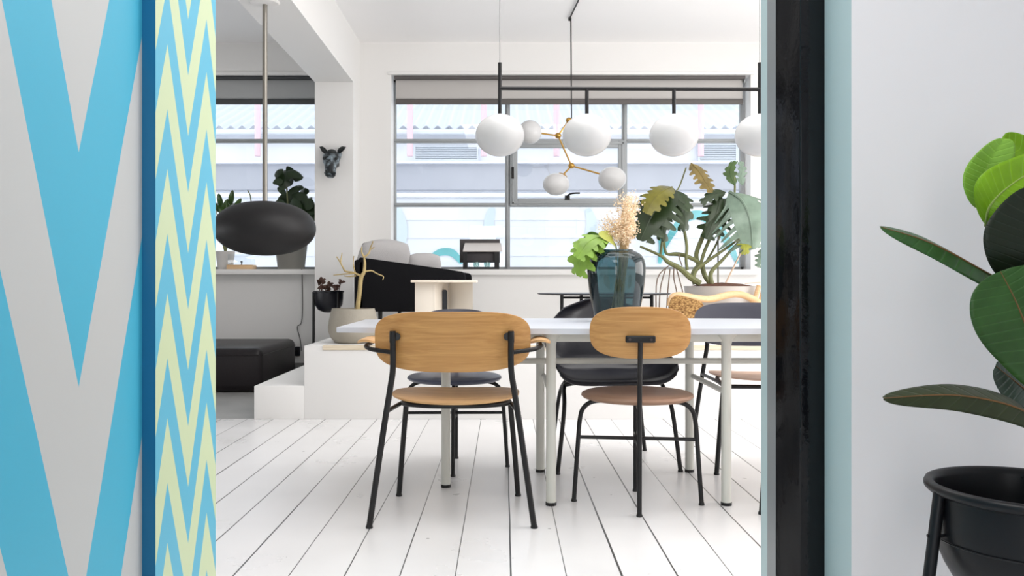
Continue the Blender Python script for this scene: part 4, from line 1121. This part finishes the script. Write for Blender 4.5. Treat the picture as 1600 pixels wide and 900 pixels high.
# ------------------------------------------------------------------ rubber plant in the hall
RY = 1.5
r0 = Vector(((1602 - CX) * RY / FPX, RY, 0)); k = RY / FPX
t = thing('rubber_plant_pot', 'black metal bowl planter on slim legs standing in the hall', 'planter', r0)
zr = H - 319 * k; R = 142 * k
q = MB()
q.lathe([(0, zr - .215), (.04, zr - .213), (.085, zr - .20), (.117, zr - .175), (.131, zr - .15), (.141, zr - .125), (.1475, zr - .098), (.149, zr - .08), (.149, zr - .02), (R - .006, zr - .018), (R, zr - .012), (R + .001, zr - .006), (R - .002, zr), (R - .009, zr + .002), (R - .016, zr - .002), (R - .019, zr - .012), (R - .021, zr - .05), (.138, zr - .09)], (0, 0, 0), 72, cap=False)
q.tube([(.150 * math.cos(a), .150 * math.sin(a), zr - .098) for a in [2 * PI * i / 64 for i in range(64)]], .0012, 6, closed=True)
POTBLK = mat('black_powder_coat', (17, 17, 20), .38, spec=.35, bump=.015, bscale=120)
q.build('bowl', POTBLK, t, angle=75)
for a in (180, 300, 60):
    a = math.radians(a); c, s = math.cos(a), math.sin(a)
    q = MB(); q.tube([(.1545 * c, .1545 * s, zr - .012), (.222 * c, .222 * s, 0)], .0105, 12)
    l = q.build('leg', POTBLK, t)
q = MB(); q.tube([(R * -1.08, 0, zr - .09), (-.146, 0, zr - .09)], .003, 6); q.build('bolt', POTBLK, t)
q = MB(); q.lathe([(0, zr - .082), (.139, zr - .085)], (0, 0, 0), 40, cap=False); q.build('soil', mat('dark_soil', (40, 34, 30), .95, bump=.8, bscale=80, vary=.3, vscale=60), t)

def rubber_mat(name, col, c1, vein, rough=.22):
    m = bpy.data.materials.new(name); m.use_nodes = True; nt = m.node_tree; b = nt.nodes['Principled BSDF']
    b.inputs['Roughness'].default_value = rough; b.inputs['Specular IOR Level'].default_value = .3
    def mth(op, a, bb=0.0):
        n = nt.nodes.new('ShaderNodeMath'); n.operation = op
        for i, v in enumerate((a, bb)):
            if isinstance(v, (int, float)): n.inputs[i].default_value = v
            else: nt.links.new(v, n.inputs[i])
        return n.outputs[0]
    uv = nt.nodes.new('ShaderNodeUVMap'); sp = nt.nodes.new('ShaderNodeSeparateXYZ'); nt.links.new(uv.outputs[0], sp.inputs[0])
    sd_ = mth('ABSOLUTE', mth('SUBTRACT', sp.outputs['Y'], .5))
    ph = mth('MULTIPLY', mth('SUBTRACT', sp.outputs['X'], mth('MULTIPLY', sd_, .16)), 13.0)
    fr = mth('ABSOLUTE', mth('SUBTRACT', mth('FRACT', ph), .5))
    line = mth('POWER', mth('SUBTRACT', 1.0, mth('MULTIPLY', fr, 2.0)), 9.0)
    tc = nt.nodes.new('ShaderNodeTexCoord'); n = nt.nodes.new('ShaderNodeTexNoise'); n.inputs['Scale'].default_value = 14; n.inputs['Detail'].default_value = 4
    nt.links.new(tc.outputs['Object'], n.inputs['Vector'])
    r = nt.nodes.new('ShaderNodeValToRGB'); c = srgb(*col)
    r.color_ramp.elements[0].position = .3; r.color_ramp.elements[1].position = .7
    r.color_ramp.elements[0].color = (*[x * .75 for x in c[:3]], 1); r.color_ramp.elements[1].color = (*[x * 1.25 for x in c[:3]], 1)
    nt.links.new(n.outputs['Fac'], r.inputs['Fac'])
    mx = nt.nodes.new('ShaderNodeMix'); mx.data_type = 'RGBA'
    nt.links.new(mth('MULTIPLY', line, .35), mx.inputs['Factor']); nt.links.new(r.outputs['Color'], mx.inputs['A'])
    mx.inputs['B'].default_value = (*[min(1, x * 1.9 + .01) for x in c[:3]], 1)
    nt.links.new(mx.outputs['Result'], b.inputs['Base Color'])
    bp = nt.nodes.new('ShaderNodeBump'); bp.inputs['Strength'].default_value = .35; bp.inputs['Distance'].default_value = .003; bp.invert = True
    nt.links.new(line, bp.inputs['Height']); nt.links.new(bp.outputs['Normal'], b.inputs['Normal'])
    return m
RB_D = rubber_mat('rubber_leaf_shaded', (20, 30, 14), None, None, .45)  # leaf in shade, darkness put into the colour
RB_G = rubber_mat('rubber_leaf_green', (40, 78, 30), None, None, .4)
RB_M = rubber_mat('rubber_leaf_mid', (48, 84, 34), None, None, .38)
RB_L = rubber_mat('rubber_leaf_light', (132, 176, 66), None, None, .3)
RB_Y = rubber_mat('rubber_leaf_yellow_green', (122, 166, 22), None, None, .35)
RB_S = rubber_mat('rubber_leaf_shiny', (70, 84, 74), None, None, .12)
RB_O = rubber_mat('rubber_leaf_olive', (44, 52, 24), None, None, .42)
VEIN = mat('reddish_midrib', (120, 84, 48), .5); VEING = mat('green_midrib', (150, 170, 90), .5)
t = thing('rubber_plant', 'rubber plant with broad glossy leaves rising from the black planter', 'plant', Vector((r0.x + .02, RY, zr - .09)))
o0 = Vector(t.location)
p = lambda px, py, Y=RY: P(px, py, Y) - o0
q = MB(); q.tube([(0, 0, 0), p(1636, 640), p(1634, 480), p(1628, 300), p(1622, 240)], [.011, .010, .009, .007, .004], 10, 5); q.build('stem', mat('rubber_stem', (92, 84, 58), .6), t)
bl = lambda t_: math.sin(PI * (.02 + .96 * t_ ** .9)) ** .55
def rleaf(path, SL, SR, wd, m, vein=VEIN, prof=None, droop=0.0, side_veins=True):
    path = [Vector(v) for v in path]; SL, SR = Vector(SL), Vector(SR)
    q = MB(); q.leaf(path, SL, SR, wd, prof or bl, n=28, m=6, droop=droop)
    lf = q.build('leaf', m, t, angle=80)
    so = lf.modifiers.new('thickness', 'SOLIDIFY'); so.thickness = .0012
    q = MB(); pts = crom(path, 8); N = len(pts)
    q.tube(pts, [.0026 * (1 - .75 * i / (N - 1)) for i in range(N)], 6)
    q.build('midrib', vein, lf)
    # petiole to the stem
    q = MB(); b0_ = path[0]; q.tube([b0_, b0_ * .6 + Vector((0.02, 0, b0_.z - .02)) * .4, Vector((.018, 0, max(.02, b0_.z - .035)))], .0035, 8, 4); q.build('petiole', mat('petiole_green', (96, 104, 60), .5), lf)
    return lf
# long leaf to the left
rleaf([p(1618, 470, 1.5), p(1545, 428, 1.47), p(1455, 380, 1.44), p(1376, 354.5, 1.42)], (.05, -.40, -.62), (.02, .80, .30), .057, RB_G, prof=lambda u: math.sin(PI * (.04 + .95 * u)) ** .75)
# broad leaf facing the camera
rleaf([p(1650, 610, 1.46), p(1612, 530, 1.42), p(1586, 468, 1.40), p(1563, 424, 1.40)], (-.93, -.12, -.36), (.93, -.2, .36), .088, RB_M, prof=lambda u: (math.sin(PI * (.03 + .955 * u ** 1.25)) ** .5))
# round leaf, its shaded underside painted dark
rleaf([p(1600, 448, 1.45), p(1606, 400, 1.42), p(1612, 350, 1.42), p(1630, 292, 1.44)], (-.97, -.05, .15), (.97, -.1, 0), .082, RB_D)
# top leaves
rleaf([p(1540, 352, 1.47), p(1548, 320, 1.45), p(1585, 285, 1.45), p(1660, 240, 1.48)], (-.62, -.1, .72), (.6, -.35, -.7), .05, RB_Y, VEING)
rleaf([p(1536, 328, 1.52), p(1535, 290, 1.52), p(1545, 255, 1.52), p(1568, 217, 1.52)], (-.9, -.15, .1), (.9, -.3, -.1), .046, RB_L, VEING)
rleaf([p(1660, 290, 1.56), p(1630, 262, 1.55), p(1600, 238, 1.55), p(1567, 213, 1.55)], (-.5, -.2, -.75), (.5, -.2, .75), .034, RB_Y, VEING)
# shiny leaf and low folded leaf
rleaf([p(1650, 652, 1.56), p(1615, 620, 1.54), p(1585, 595, 1.53), p(1556, 572, 1.52)], (-.55, -.3, -.72), (.5, .5, .6), .05, RB_S)
rleaf([p(1646, 690, 1.48), p(1600, 642, 1.44), p(1500, 618, 1.40), p(1381, 622, 1.36)], (-.02, -.12, -.66), (-.02, .80, .38), .046, RB_O, prof=lambda u: math.sin(PI * (.05 + .94 * u ** .95)) ** .65)
